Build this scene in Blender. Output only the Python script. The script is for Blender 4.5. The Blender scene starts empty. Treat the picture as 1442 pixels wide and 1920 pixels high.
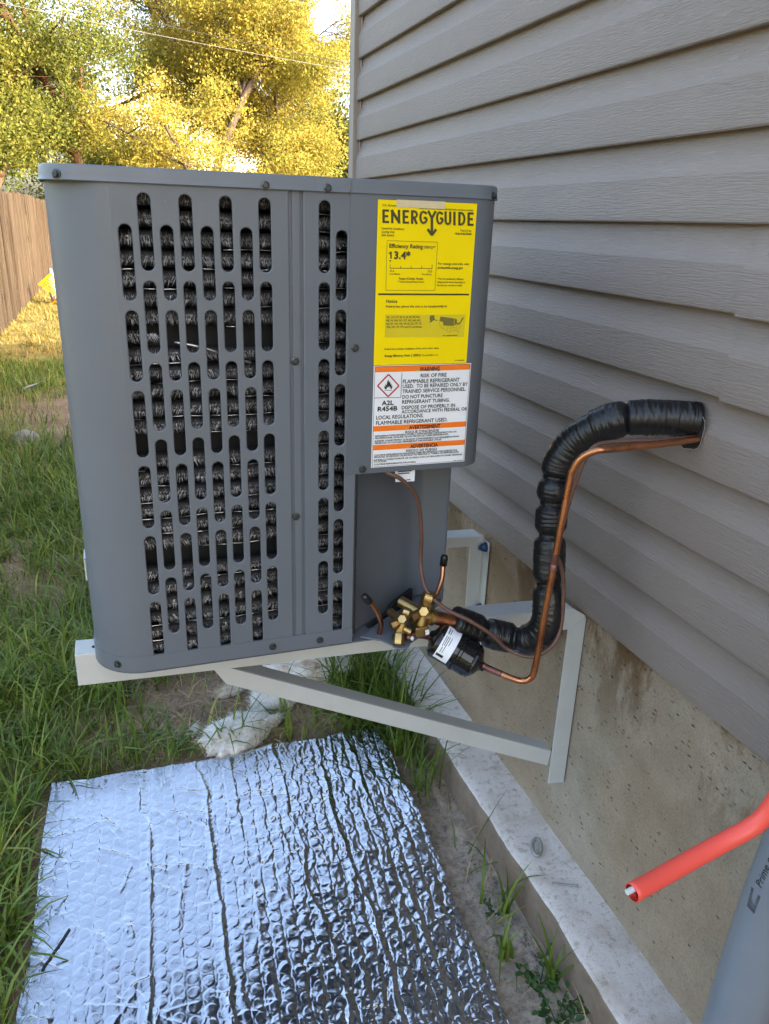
import bpy, bmesh, math, random
import numpy as np
from mathutils import Vector, Matrix, Quaternion
random.seed(7); rng = np.random.default_rng(11)
R = math.radians
SC = bpy.context.scene
COL = SC.collection

# ---------------------------------------------------------------- camera
cam_data = bpy.data.cameras.new('camera')
cam = bpy.data.objects.new('camera', cam_data); COL.objects.link(cam)
cam_data.sensor_fit = 'VERTICAL'; cam_data.sensor_height = 36.0
cam_data.lens = 1450.06 / 1920 * 36.0
cam_data.clip_start = 0.02; cam_data.clip_end = 2000
_right = Vector((0.94578127, -0.32326169, 0.03161773))
_down = Vector((-0.08522471, -0.34091628, -0.93622264))
_fwd = Vector((0.31342391, 0.88276723, -0.34998211))
cam.matrix_world = Matrix(((_right.x, -_down.x, -_fwd.x, -0.86),
                           (_right.y, -_down.y, -_fwd.y, 0.0),
                           (_right.z, -_down.z, -_fwd.z, 1.42),
                           (0, 0, 0, 1)))
SC.camera = cam
# ---------------------------------------------------------------- sky, sun, exposure
SUN_EL, SUN_AZ = R(21), R(138)
world = bpy.data.worlds.new('World'); SC.world = world; world.use_nodes = True
wn = world.node_tree; wn.nodes.clear()
sky = wn.nodes.new('ShaderNodeTexSky'); sky.sky_type = 'NISHITA'; sky.sun_disc = False
sky.sun_elevation = SUN_EL; sky.sun_rotation = SUN_AZ
sky.air_density = 1.0; sky.dust_density = 5.0; sky.ozone_density = 0.0
bg = wn.nodes.new('ShaderNodeBackground'); bg.inputs['Strength'].default_value = 0.15
wo = wn.nodes.new('ShaderNodeOutputWorld')
wn.links.new(sky.outputs[0], bg.inputs[0]); wn.links.new(bg.outputs[0], wo.inputs[0])
sun_data = bpy.data.lights.new('sun', 'SUN'); sun_data.energy = 2.0; sun_data.angle = R(0.5)
sun_data.color = (1.0, 0.86, 0.67)
sun = bpy.data.objects.new('sun', sun_data); COL.objects.link(sun)
_sd = Vector((math.sin(SUN_AZ) * math.cos(SUN_EL), math.cos(SUN_AZ) * math.cos(SUN_EL), math.sin(SUN_EL)))
sun.rotation_euler = (-_sd).to_track_quat('-Z', 'Y').to_euler()
sun.location = (6, -6, 12)
SC.view_settings.view_transform = 'Standard'; SC.view_settings.look = 'None'
SC.view_settings.gamma = 1.0; SC.view_settings.use_curve_mapping = False
SC.view_settings.exposure = 2.72
SC.render.engine = 'CYCLES'
try:
    SC.cycles.use_denoising = True
    SC.cycles.max_bounces = 8; SC.cycles.diffuse_bounces = 4
except Exception:
    pass

# ---------------------------------------------------------------- materials
def nodes_mat(name, base=(0.5, 0.5, 0.5), rough=0.5, metal=0.0, spec=0.5):
    m = bpy.data.materials.new(name); m.use_nodes = True
    b = m.node_tree.nodes['Principled BSDF']
    b.inputs['Base Color'].default_value = (*base, 1); b.inputs['Roughness'].default_value = rough
    b.inputs['Metallic'].default_value = metal; b.inputs['Specular IOR Level'].default_value = spec
    return m, m.node_tree.nodes, m.node_tree.links, b
def coords(n, l, scale=(1, 1, 1), kind='Object'):
    tc = n.new('ShaderNodeTexCoord'); mp = n.new('ShaderNodeMapping')
    mp.inputs['Scale'].default_value = scale
    l.new(tc.outputs[kind], mp.inputs['Vector']); return mp.outputs['Vector']
def noise(n, l, vec, scale, detail=4, rough=0.55):
    t = n.new('ShaderNodeTexNoise'); t.inputs['Scale'].default_value = scale
    t.inputs['Detail'].default_value = detail; t.inputs['Roughness'].default_value = rough
    l.new(vec, t.inputs['Vector']); return t.outputs['Fac']
def ramp(n, l, fac, stops):
    r = n.new('ShaderNodeValToRGB'); e = r.color_ramp.elements
    while len(e) < len(stops): e.new(0.5)
    for i, (p, c) in enumerate(stops):
        e[i].position = p; e[i].color = (*c, 1) if len(c) == 3 else c
    l.new(fac, r.inputs['Fac']); return r.outputs['Color']
def g(v): return (v, v, v)
def mix(n, l, fac, a, b, mode='MIX'):
    m = n.new('ShaderNodeMix'); m.data_type = 'RGBA'; m.blend_type = mode
    for sock, v in ((m.inputs[0], fac), (m.inputs[6], a), (m.inputs[7], b)):
        if isinstance(v, (int, float)): sock.default_value = v
        elif isinstance(v, tuple): sock.default_value = (*v, 1)
        else: l.new(v, sock)
    return m.outputs[2]
def bump(n, l, b, height, strength=0.3, dist=0.002, prev=None):
    bp = n.new('ShaderNodeBump'); bp.inputs['Strength'].default_value = strength
    bp.inputs['Distance'].default_value = dist
    l.new(height, bp.inputs['Height'])
    if prev is not None: l.new(prev, bp.inputs['Normal'])
    l.new(bp.outputs['Normal'], b.inputs['Normal']); return bp.outputs['Normal']
def attr(n, name):
    a = n.new('ShaderNodeAttribute'); a.attribute_name = name; return a
MAT = {}
def simple(name, base, rough=0.5, metal=0.0, var=0.12, vscale=20, bscale=0, bstr=0.2, bdist=0.001, stretch=(1, 1, 1), spec=0.5):
    """A plain material with a little wear: colour varies by noise, the relief is fine grain."""
    m, n, l, b = nodes_mat(name, base, rough, metal, spec)
    v = coords(n, l, stretch)
    f = noise(n, l, v, vscale, 5)
    lo = tuple(c * (1 - var) for c in base); hi = tuple(min(1, c * (1 + var)) for c in base)
    l.new(ramp(n, l, f, [(0.3, lo), (0.7, hi)]), b.inputs['Base Color'])
    if bscale: bump(n, l, b, noise(n, l, v, bscale, 3), bstr, bdist)
    MAT[name] = m; return m

def make_materials():
    for nm, bc in (('unit_paint', (0.127, 0.146, 0.173)), ('cap_paint', (0.138, 0.158, 0.184))):
        m, n, l, b = nodes_mat(nm, bc, 0.42)
        v = coords(n, l); f = noise(n, l, v, 5, 6, 0.6)
        c = ramp(n, l, f, [(0.3, tuple(x * 0.95 for x in bc)), (0.7, tuple(x * 1.05 for x in bc))])
        sc = noise(n, l, coords(n, l, (6, 6, 60)), 7, 5, 0.7)
        c = mix(n, l, ramp(n, l, sc, [(0.70, g(0)), (0.76, g(0.35))]), c, tuple(x * 1.7 for x in bc))
        dust = noise(n, l, v, 240, 2, 0.6); c = mix(n, l, ramp(n, l, dust, [(0.72, g(0)), (0.80, g(0.45))]), c, (0.30, 0.29, 0.27))
        l.new(c, b.inputs['Base Color'])
        l.new(ramp(n, l, noise(n, l, v, 11, 6, 0.65), [(0.3, g(0.34)), (0.7, g(0.52))]), b.inputs['Roughness'])
        bump(n, l, b, noise(n, l, v, 700, 2), 0.06, 0.0005, bump(n, l, b, noise(n, l, v, 7, 2), 0.22, 0.006)); MAT[nm] = m
    simple('unit_dark', (0.012, 0.012, 0.013), 0.7)
    simple('screw_metal', (0.07, 0.08, 0.09), 0.35, 0.7, 0.2, 200)
    simple('coil_fin', (0.27, 0.275, 0.29), 0.42, 0.55, 0.6, 90)
    simple('coil_tube', (0.022, 0.022, 0.023), 0.6, 0.2, 0.4, 120)
    simple('coil_wire', (0.48, 0.48, 0.49), 0.26, 0.9, 0.4, 60)
    simple('print_black', (0.018, 0.017, 0.016), 0.6, 0, 0.1)
    simple('print_olive', (0.06, 0.05, 0.012), 0.6, 0, 0.1)
    simple('print_khaki', (0.70, 0.55, 0.005), 0.6, 0, 0.06)
    simple('print_darkkhaki', (0.17, 0.15, 0.02), 0.6, 0, 0.1)
    simple('print_orange', (0.95, 0.20, 0.006), 0.5, 0, 0.04)
    simple('print_red', (0.45, 0.015, 0.03), 0.5, 0, 0.05)
    simple('print_gold', (0.75, 0.50, 0.10), 0.5, 0, 0.05)
    simple('label_yellow', (0.95, 0.72, 0.0), 0.6, 0, 0.03, 15, spec=0.15)
    simple('label_white', (0.84, 0.86, 0.90), 0.5, 0, 0.02, 15, spec=0.3)
    simple('tape', (0.66, 0.55, 0.33), 0.6, 0, 0.06, 120)
    simple('bracket_paint', (0.52, 0.535, 0.52), 0.45, 0, 0.07, 9, 260, 0.12, 0.0006)
    simple('blue_bolt', (0.03, 0.08, 0.20), 0.4, 0.4)
    simple('brass', (0.44, 0.31, 0.13), 0.36, 1.0, 0.18, 60)
    simple('rubber', (0.010, 0.010, 0.011), 0.32, 0, 0.3, 40)
    simple('can_black', (0.008, 0.008, 0.009), 0.14, 0, 0.2, 30)
    simple('cable', (0.13, 0.065, 0.045), 0.45, 0, 0.15, 40)
    simple('red_plastic', (0.92, 0.105, 0.075), 0.38, 0, 0.05, 14, 300, 0.05, 0.0005)
    simple('white_plastic', (0.7, 0.72, 0.7), 0.4)
    simple('pvc_grey', (0.20, 0.22, 0.25), 0.38, 0, 0.06, 12)
    simple('yellow_plastic', (0.36, 0.17, 0.002), 0.8, spec=0.08)
    simple('paper', (0.34, 0.34, 0.35), 0.7)
    simple('stone', (0.22, 0.205, 0.18), 0.85, 0, 0.25, 30, 60, 0.5, 0.004)
    simple('steel_dull', (0.33, 0.33, 0.31), 0.55, 0.5, 0.2, 90)
    simple('cream_wall', (0.68, 0.60, 0.45), 0.8, 0, 0.05, 2)
    simple('roof_shingle', (0.16, 0.15, 0.14), 0.9, 0, 0.25, 6)
    simple('white_trim', (0.72, 0.72, 0.70), 0.6)
    simple('window_glass', (0.03, 0.035, 0.04), 0.08)
    simple('wire_black', (0.03, 0.03, 0.03), 0.6)
    simple('wire_pale', (0.16, 0.15, 0.14), 0.6)
    simple('drywall', (0.6, 0.55, 0.45), 0.9)
    # vinyl siding: greige, embossed wood grain running along the wall, faint dust
    m, n, l, b = nodes_mat('siding', (0.27, 0.245, 0.228), 0.5, 0, 0.4)
    v = coords(n, l, (1, 1, 1))
    f = noise(n, l, v, 3.0, 5)
    c = ramp(n, l, f, [(0.3, (0.283, 0.232, 0.200)), (0.7, (0.308, 0.253, 0.217))])
    sp = noise(n, l, v, 85, 3, 0.7)
    c = mix(n, l, ramp(n, l, sp, [(0.735, g(0)), (0.78, g(0.5))]), c, (0.14, 0.12, 0.10))
    l.new(c, b.inputs['Base Color'])
    gv = coords(n, l, (40, 26, 460)); gr = noise(n, l, gv, 1.0, 4, 0.65)
    gr2 = ramp(n, l, gr, [(0.35, g(0)), (0.62, g(1))])
    bump(n, l, b, gr2, 0.8, 0.0012)
    MAT['siding'] = m
    simple('trim_vinyl', (0.285, 0.238, 0.205), 0.5, 0, 0.05, 8, 300, 0.08, 0.0005)
    # poured concrete wall: tan, mud-splashed, with pits drawn out along the wall
    m, n, l, b = nodes_mat('concrete_wall', (0.24, 0.21, 0.17), 0.9, 0, 0.2)
    v = coords(n, l)
    f1 = noise(n, l, v, 2.2, 6, 0.6); f2 = noise(n, l, v, 13, 6, 0.65); f3 = noise(n, l, v, 240, 3, 0.6)
    c = ramp(n, l, f1, [(0.32, (0.345, 0.250, 0.160)), (0.49, (0.385, 0.295, 0.208)), (0.60, (0.405, 0.335, 0.252)), (0.70, (0.43, 0.375, 0.30))])
    c = mix(n, l, ramp(n, l, f2, [(0.35, g(0.30)), (0.62, g(0))]), c, (0.17, 0.125, 0.08))
    # rusty mud stains close under the siding
    sx = n.new('ShaderNodeSeparateXYZ'); l.new(coords(n, l), sx.inputs[0])
    mr = n.new('ShaderNodeMapRange'); mr.inputs[1].default_value = 0.42; mr.inputs[2].default_value = 0.69
    l.new(sx.outputs[2], mr.inputs[0])
    st = n.new('ShaderNodeMath'); st.operation = 'MULTIPLY'
    l.new(ramp(n, l, noise(n, l, coords(n, l, (1, 1.0, 0.45)), 6.5, 7, 0.7), [(0.47, g(0)), (0.56, g(1))]), st.inputs[0]); l.new(mr.outputs[0], st.inputs[1])
    c = mix(n, l, st.outputs[0], c, (0.15, 0.085, 0.035))
    c = mix(n, l, ramp(n, l, f3, [(0.3, g(0.35)), (0.6, g(0))]), c, (0.1, 0.09, 0.075))
    pv = coords(n, l, (75, 62, 165))
    vo = n.new('ShaderNodeTexVoronoi'); vo.inputs['Scale'].default_value = 1.0; l.new(pv, vo.inputs['Vector'])
    sel = noise(n, l, coords(n, l, (1, 1, 1)), 28, 2)
    thr = n.new('ShaderNodeMath'); thr.operation = 'MULTIPLY'
    bwn = n.new('ShaderNodeSeparateColor'); l.new(vo.outputs['Color'], bwn.inputs[0])
    dv = n.new('ShaderNodeMath'); dv.operation = 'MULTIPLY_ADD'; dv.inputs[1].default_value = 0.42; l.new(bwn.outputs[0], dv.inputs[0]); l.new(vo.outputs['Distance'], dv.inputs[2])
    wob = n.new('ShaderNodeMath'); wob.operation = 'MULTIPLY_ADD'; wob.inputs[1].default_value = 0.22; l.new(noise(n, l, v, 170, 3), wob.inputs[0]); l.new(dv.outputs[0], wob.inputs[2])
    pit = ramp(n, l, wob.outputs[0], [(0.33, g(1)), (0.47, g(0))])
    l.new(pit, thr.inputs[0]); l.new(ramp(n, l, sel, [(0.42, g(0)), (0.60, g(1))]), thr.inputs[1])
    c = mix(n, l, thr.outputs[0], c, (0.065, 0.052, 0.038))
    l.new(c, b.inputs['Base Color'])
    inv = n.new('ShaderNodeMath'); inv.operation = 'MULTIPLY_ADD'; inv.inputs[1].default_value = -1.5
    l.new(thr.outputs[0], inv.inputs[0]); l.new(f3, inv.inputs[2])
    bump(n, l, b, inv.outputs[0], 0.5, 0.003)
    MAT['concrete_wall'] = m
    # pale footing: whitish cement with grit, dirtier low on its side
    m, n, l, b = nodes_mat('concrete_ledge', (0.5, 0.5, 0.5), 0.9, 0, 0.2)
    v = coords(n, l)
    f1 = noise(n, l, v, 7, 6, 0.6); f2 = noise(n, l, v, 65, 5, 0.7); f3 = noise(n, l, v, 320, 2)
    c = ramp(n, l, f1, [(0.3, (0.40, 0.325, 0.26)), (0.48, (0.60, 0.545, 0.51)), (0.7, (0.68, 0.635, 0.605))])
    c = mix(n, l, ramp(n, l, f2, [(0.33, g(0.65)), (0.47, g(0))]), c, (0.24, 0.205, 0.155))
    c = mix(n, l, ramp(n, l, f3, [(0.25, g(0.4)), (0.45, g(0))]), c, (0.2, 0.19, 0.17))
    ge = n.new('ShaderNodeNewGeometry'); sn = n.new('ShaderNodeSeparateXYZ'); l.new(ge.outputs['True Normal'], sn.inputs[0])
    ab = n.new('ShaderNodeMapRange'); ab.inputs[1].default_value = 0.35; ab.inputs[2].default_value = 0.75
    ab.inputs[3].default_value = 0.88; ab.inputs[4].default_value = 0.0
    l.new(sn.outputs[2], ab.inputs[0])
    mud = ramp(n, l, noise(n, l, v, 18, 5), [(0.3, (0.125, 0.08, 0.045)), (0.7, (0.20, 0.14, 0.09))])
    c = mix(n, l, ab.outputs[0], c, mud)   # soil splashed on the side of the footing
    l.new(c, b.inputs['Base Color'])
    bump(n, l, b, f3, 0.4, 0.002, bump(n, l, b, f2, 0.35, 0.004))
    MAT['concrete_ledge'] = m
    # soil: brown earth, cement-grey next to the footing, straw-green lawn farther off
    m, n, l, b = nodes_mat('soil', (0.1, 0.08, 0.05), 0.95, 0, 0.15)
    v = coords(n, l)
    f1 = noise(n, l, v, 4, 7, 0.65); f2 = noise(n, l, v, 60, 5, 0.7); f3 = noise(n, l, v, 260, 3)
    c = ramp(n, l, f1, [(0.35, (0.20, 0.135, 0.085)), (0.6, (0.31, 0.22, 0.15))])
    c = mix(n, l, ramp(n, l, f2, [(0.35, g(0.6)), (0.55, g(0))]), c, (0.11, 0.072, 0.045))
    c = mix(n, l, attr(n, 'cement').outputs['Fac'], c, ramp(n, l, f2, [(0.35, (0.26, 0.21, 0.16)), (0.6, (0.46, 0.40, 0.34))]))
    lawn = ramp(n, l, noise(n, l, v, 2.2, 8, 0.7), [(0.35, (0.11, 0.11, 0.03)), (0.6, (0.26, 0.20, 0.07))])
    c = mix(n, l, attr(n, 'lawn').outputs['Fac'], c, lawn)
    l.new(c, b.inputs['Base Color'])
    bump(n, l, b, f3, 0.5, 0.003, bump(n, l, b, f2, 0.6, 0.01))
    MAT['soil'] = m
    # blades and leaves: tint per blade, some light through them
    def leafy(name, stops, trans=0.3, rough=0.5, tcol=None):
        m, n, l, b = nodes_mat(name, (0.1, 0.1, 0.05), rough, 0, 0.12 if 'leaf_' in name or name == 'dry_grass' else 0.35)
        c = ramp(n, l, attr(n, 'tint').outputs['Fac'], stops)
        l.new(c, b.inputs['Base Color'])
        t = n.new('ShaderNodeBsdfTranslucent'); l.new(c, t.inputs['Color'])
        ms = n.new('ShaderNodeMixShader'); ms.inputs[0].default_value = trans
        l.new(b.outputs[0], ms.inputs[1]); l.new(t.outputs[0], ms.inputs[2])
        l.new(ms.outputs[0], n['Material Output'].inputs['Surface'])
        MAT[name] = m
    leafy('grass_blade', [(0.0, (0.058, 0.102, 0.015)), (0.38, (0.118, 0.188, 0.024)), (0.64, (0.200, 0.262, 0.036)), (0.82, (0.36, 0.31, 0.085)), (1.0, (0.52, 0.39, 0.16))], 0.25, 0.42)
    leafy('dry_grass', [(0.0, (0.11, 0.12, 0.026)), (0.3, (0.22, 0.19, 0.05)), (0.7, (0.36, 0.27, 0.085)), (1.0, (0.46, 0.345, 0.14))], 0.25, 0.6)
    leafy('straw', [(0.0, (0.26, 0.18, 0.09)), (1.0, (0.58, 0.43, 0.24))], 0.1, 0.7)
    leafy('leaf_gold', [(0.0, (0.125, 0.14, 0.03)), (0.35, (0.27, 0.25, 0.05)), (0.8, (0.41, 0.335, 0.07)), (1.0, (0.52, 0.45, 0.16))], 0.45, 0.5)
    leafy('leaf_olive', [(0.0, (0.055, 0.078, 0.02)), (0.5, (0.145, 0.165, 0.035)), (0.85, (0.25, 0.23, 0.05)), (1.0, (0.36, 0.26, 0.07))], 0.4, 0.5)
    leafy('leaf_green', [(0.0, (0.075, 0.115, 0.025)), (0.6, (0.17, 0.22, 0.04)), (1.0, (0.32, 0.32, 0.07))], 0.4, 0.5)
    leafy('leaf_dark', [(0.0, (0.03, 0.045, 0.014)), (1.0, (0.09, 0.11, 0.03))], 0.3, 0.55)
    leafy('weed_leaf', [(0.0, (0.03, 0.075, 0.022)), (1.0, (0.075, 0.14, 0.04))], 0.25, 0.45)
    simple('bark', (0.075, 0.055, 0.042), 0.9, 0, 0.3, 14, 40, 0.6, 0.02, (1, 1, 0.25))
    simple('bark_red', (0.13, 0.075, 0.048), 0.9, 0, 0.3, 14, 40, 0.6, 0.02, (1, 1, 0.25))
    # weathered cedar
    m, n, l, b = nodes_mat('fence_wood', (0.3, 0.22, 0.15), 0.85, 0, 0.2)
    oi = n.new('ShaderNodeObjectInfo'); ad = n.new('ShaderNodeVectorMath'); ad.operation = 'ADD'
    tc = n.new('ShaderNodeTexCoord'); l.new(tc.outputs['Object'], ad.inputs[0]); l.new(oi.outputs['Location'], ad.inputs[1])
    mp = n.new('ShaderNodeMapping'); mp.inputs['Scale'].default_value = (1, 1, 0.045); l.new(ad.outputs[0], mp.inputs[0])
    f = noise(n, l, mp.outputs[0], 30, 6, 0.75)
    c = ramp(n, l, f, [(0.38, (0.026, 0.017, 0.011)), (0.5, (0.072, 0.050, 0.034)), (0.62, (0.145, 0.105, 0.075))])
    c = mix(n, l, oi.outputs['Random'], mix(n, l, 0.35, c, (0.105, 0.084, 0.064)), mix(n, l, 0.65, c, (0.036, 0.025, 0.018)))
    l.new(c, b.inputs['Base Color']); bump(n, l, b, f, 0.4, 0.004)
    MAT['fence_wood'] = m
    # reflective bubble foil
    m, n, l, b = nodes_mat('foil', (0.455, 0.465, 0.505), 0.19, 1.0)
    v = coords(n, l)
    wv = coords(n, l, (1.0, 0.5, 1)); f = noise(n, l, wv, 95, 5, 0.65)
    bump(n, l, b, f, 0.22, 0.002)
    MAT['foil'] = m
    # copper with heat-stained joints
    m, n, l, b = nodes_mat('copper', (0.6, 0.25, 0.12), 0.3, 1.0)
    v = coords(n, l); f = noise(n, l, v, 16, 5, 0.65)
    c = ramp(n, l, f, [(0.3, (0.30, 0.12, 0.065)), (0.5, (0.56, 0.235, 0.115)), (0.75, (0.66, 0.30, 0.16))])
    l.new(c, b.inputs['Base Color'])
    l.new(ramp(n, l, noise(n, l, v, 40, 3), [(0.3, g(0.22)), (0.7, g(0.42))]), b.inputs['Roughness'])
    MAT['copper'] = m
    simple('copper_burnt', (0.22, 0.10, 0.085), 0.45, 0.8, 0.55, 70)
    # black foam sleeve under shiny vinyl tape: ring wrinkles come from geometry, fine pleats from relief
    m, n, l, b = nodes_mat('sleeve', (0.009, 0.009, 0.010), 0.36, 0, 0.5)
    at = attr(n, 'ring'); wv = n.new('ShaderNodeTexNoise'); wv.noise_dimensions = '2D'
    cb = n.new('ShaderNodeCombineXYZ'); at2 = attr(n, 'around')
    l.new(at.outputs['Fac'], cb.inputs[0]); l.new(at2.outputs['Fac'], cb.inputs[1])
    l.new(cb.outputs[0], wv.inputs['Vector']); wv.inputs['Scale'].default_value = 1.0; wv.inputs['Detail'].default_value = 2
    bump(n, l, b, wv.outputs['Fac'], 0.35, 0.002)
    MAT['sleeve'] = m
    # torn insulation batt: dirty white fluff
    m, n, l, b = nodes_mat('batt', (0.7, 0.68, 0.64), 0.95, 0, 0.1)
    v = coords(n, l); f = noise(n, l, v, 9, 7, 0.7); f2 = noise(n, l, v, 90, 5, 0.7)
    c = ramp(n, l, f, [(0.36, (0.34, 0.235, 0.15)), (0.47, (0.62, 0.55, 0.46)), (0.58, (0.72, 0.70, 0.66))])
    c = mix(n, l, ramp(n, l, f2, [(0.28, g(0.6)), (0.45, g(0))]), c, (0.36, 0.27, 0.19))
    l.new(c, b.inputs['Base Color']); bump(n, l, b, f2, 0.7, 0.006)
    MAT['batt'] = m
    m2 = m.copy(); m2.name = 'batt_clean'
    for nd in m2.node_tree.nodes:
        if nd.type == 'VALTORGB' and len(nd.color_ramp.elements) == 3:
            nd.color_ramp.elements[0].position = 0.18; nd.color_ramp.elements[1].position = 0.28; nd.color_ramp.elements[2].position = 0.4
    MAT['batt_clean'] = m2
make_materials()

# ---------------------------------------------------------------- mesh helpers
def frame(d):
    d = Vector(d).normalized()
    a = Vector((0, 0, 1)) if abs(d.z) < 0.95 else Vector((1, 0, 0))
    u = d.cross(a).normalized(); return u, d.cross(u).normalized()
def smooth_path(pts, k=8):
    """Catmull-Rom through the points."""
    P = [Vector(p) for p in pts]; P = [2 * P[0] - P[1]] + P + [2 * P[-1] - P[-2]]; out = []
    for i in range(1, len(P) - 2):
        a, b, c, d = P[i - 1:i + 3]
        for j in range(k):
            t = j / k
            out.append(0.5 * (2 * b + (c - a) * t + (2 * a - 5 * b + 4 * c - d) * t * t + (3 * b - a - 3 * c + d) * t ** 3))
    return out + [P[-2]]
class MB:
    def __init__(s): s.v = []; s.f = []; s.a = {}
    def add(s, vs, fs):
        o = len(s.v); s.v += [tuple(v) for v in vs]; s.f += [tuple(i + o for i in f) for f in fs]; return s
    def box(s, lo, hi):
        x0, y0, z0 = lo; x1, y1, z1 = hi
        return s.add([(x0, y0, z0), (x1, y0, z0), (x1, y1, z0), (x0, y1, z0), (x0, y0, z1), (x1, y0, z1), (x1, y1, z1), (x0, y1, z1)],
                     [(0, 3, 2, 1), (4, 5, 6, 7), (0, 1, 5, 4), (1, 2, 6, 5), (2, 3, 7, 6), (3, 0, 4, 7)])
    def bar(s, p, q, w, h, up=(0, 0, 1)):
        """A box-section bar from p to q, w wide and h high."""
        p = Vector(p); q = Vector(q); d = (q - p).normalized(); u = d.cross(Vector(up)).normalized(); t = u.cross(d)
        vs = [e + u * a * w / 2 + t * b * h / 2 for e in (p, q) for a, b in ((-1, -1), (1, -1), (1, 1), (-1, 1))]
        return s.add(vs, [(0, 1, 2, 3), (7, 6, 5, 4), (0, 4, 5, 1), (1, 5, 6, 2), (2, 6, 7, 3), (3, 7, 4, 0)])
    def prism(s, poly, vec):
        """A flat polygon pushed along vec."""
        n = len(poly); P = [Vector(p) for p in poly]; w = Vector(vec)
        return s.add(P + [p + w for p in P], [tuple(range(n))[::-1], tuple(range(n, 2 * n))] + [(i, (i + 1) % n, n + (i + 1) % n, n + i) for i in range(n)])
    def tube(s, pts, r, n=10, caps=True):
        P = [Vector(p) for p in pts]; m = len(P); rs = r if isinstance(r, (list, tuple)) else [r] * m
        T = [(P[min(i + 1, m - 1)] - P[max(i - 1, 0)]).normalized() for i in range(m)]
        u, _ = frame(T[0]); vs = []
        for i in range(m):
            u = (u - T[i] * u.dot(T[i])).normalized(); w = T[i].cross(u)
            for j in range(n):
                a = 2 * math.pi * j / n; vs.append(P[i] + (u * math.cos(a) + w * math.sin(a)) * rs[i])
        fs = [(i * n + j, i * n + (j + 1) % n, (i + 1) * n + (j + 1) % n, (i + 1) * n + j) for i in range(m - 1) for j in range(n)]
        if caps: fs += [tuple(range(n))[::-1], tuple(range((m - 1) * n, m * n))]
        return s.add(vs, fs)
    def lathe(s, p, d, prof, n=20, rot=0.0):
        """A profile [(along, radius)] turned about the axis from p along d."""
        p = Vector(p); d = Vector(d).normalized(); u, w = frame(d); m = len(prof); vs = []
        for t, r in prof:
            for j in range(n):
                a = 2 * math.pi * j / n + rot; vs.append(p + d * t + (u * math.cos(a) + w * math.sin(a)) * max(r, 1e-5))
        fs = [(i * n + (j + 1) % n, i * n + j, (i + 1) * n + j, (i + 1) * n + (j + 1) % n) for i in range(m - 1) for j in range(n)]
        fs += [tuple(range(n)), tuple(range((m - 1) * n, m * n))[::-1]]
        return s.add(vs, fs)
    def grid(s, fn, nu, nv):
        vs = [fn(i / nu, j / nv) for j in range(nv + 1) for i in range(nu + 1)]
        return s.add(vs, [(j * (nu + 1) + i, j * (nu + 1) + i + 1, (j + 1) * (nu + 1) + i + 1, (j + 1) * (nu + 1) + i) for j in range(nv) for i in range(nu)])
def root_offset(o):
    v = Vector((0, 0, 0))
    while o is not None: v += o.location; o = o.parent
    return v
def props(o, label=None, cat=None, group=None, kind=None):
    for k, v in (('label', label), ('category', cat), ('group', group), ('kind', kind)):
        if v: o[k] = v
    return o
def add(name, mb, mat, parent=None, label=None, cat=None, group=None, kind=None, smooth=False, bevel=0, seg=2, fixn=False, split=40):
    """Link a built mesh (world coordinates) as one object; a top-level one gets its origin at its base."""
    if isinstance(mb, MB):
        V = np.array(mb.v, dtype=np.float64)
    if parent is None:
        lo, hi = V.min(0), V.max(0); off = Vector(((lo[0] + hi[0]) / 2, (lo[1] + hi[1]) / 2, lo[2]))
        if kind == 'structure': off = Vector((0, 0, 0))
        loc = off
    else:
        off = root_offset(parent); loc = Vector((0, 0, 0))
    me = bpy.data.meshes.new(name); me.from_pydata((V - np.array(off)).tolist(), [], mb.f)
    me.validate(); me.update()
    for k, arr in mb.a.items():
        a = me.attributes.new(k, 'FLOAT', 'POINT'); a.data.foreach_set('value', np.asarray(arr, dtype=np.float32))
    if fixn:
        bm = bmesh.new(); bm.from_mesh(me); bmesh.ops.recalc_face_normals(bm, faces=bm.faces); bm.to_mesh(me); bm.free()
    if smooth: me.polygons.foreach_set('use_smooth', [True] * len(me.polygons))
    me.materials.append(MAT[mat] if isinstance(mat, str) else mat)
    o = bpy.data.objects.new(name, me); COL.objects.link(o); o.location = loc; o.parent = parent
    if bevel:
        bv = o.modifiers.new('bevel', 'BEVEL'); bv.width = bevel; bv.segments = seg; bv.limit_method = 'ANGLE'; bv.angle_limit = R(35)
        me.polygons.foreach_set('use_smooth', [True] * len(me.polygons))
        wn_ = o.modifiers.new('normals', 'WEIGHTED_NORMAL'); wn_.keep_sharp = False
    elif smooth == 'auto':
        es = o.modifiers.new('edges', 'EDGE_SPLIT'); es.split_angle = R(split)
    return props(o, label, cat, group, kind)
def thing(name, label, cat, loc, group=None):
    o = bpy.data.objects.new(name, None); COL.objects.link(o); o.location = loc; o.empty_display_size = 0.1
    return props(o, label, cat, group)
def clone(src, parent, delta):
    c = src.copy(); COL.objects.link(c); c.parent = parent; c.location = src.location + Vector(delta); return c
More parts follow.
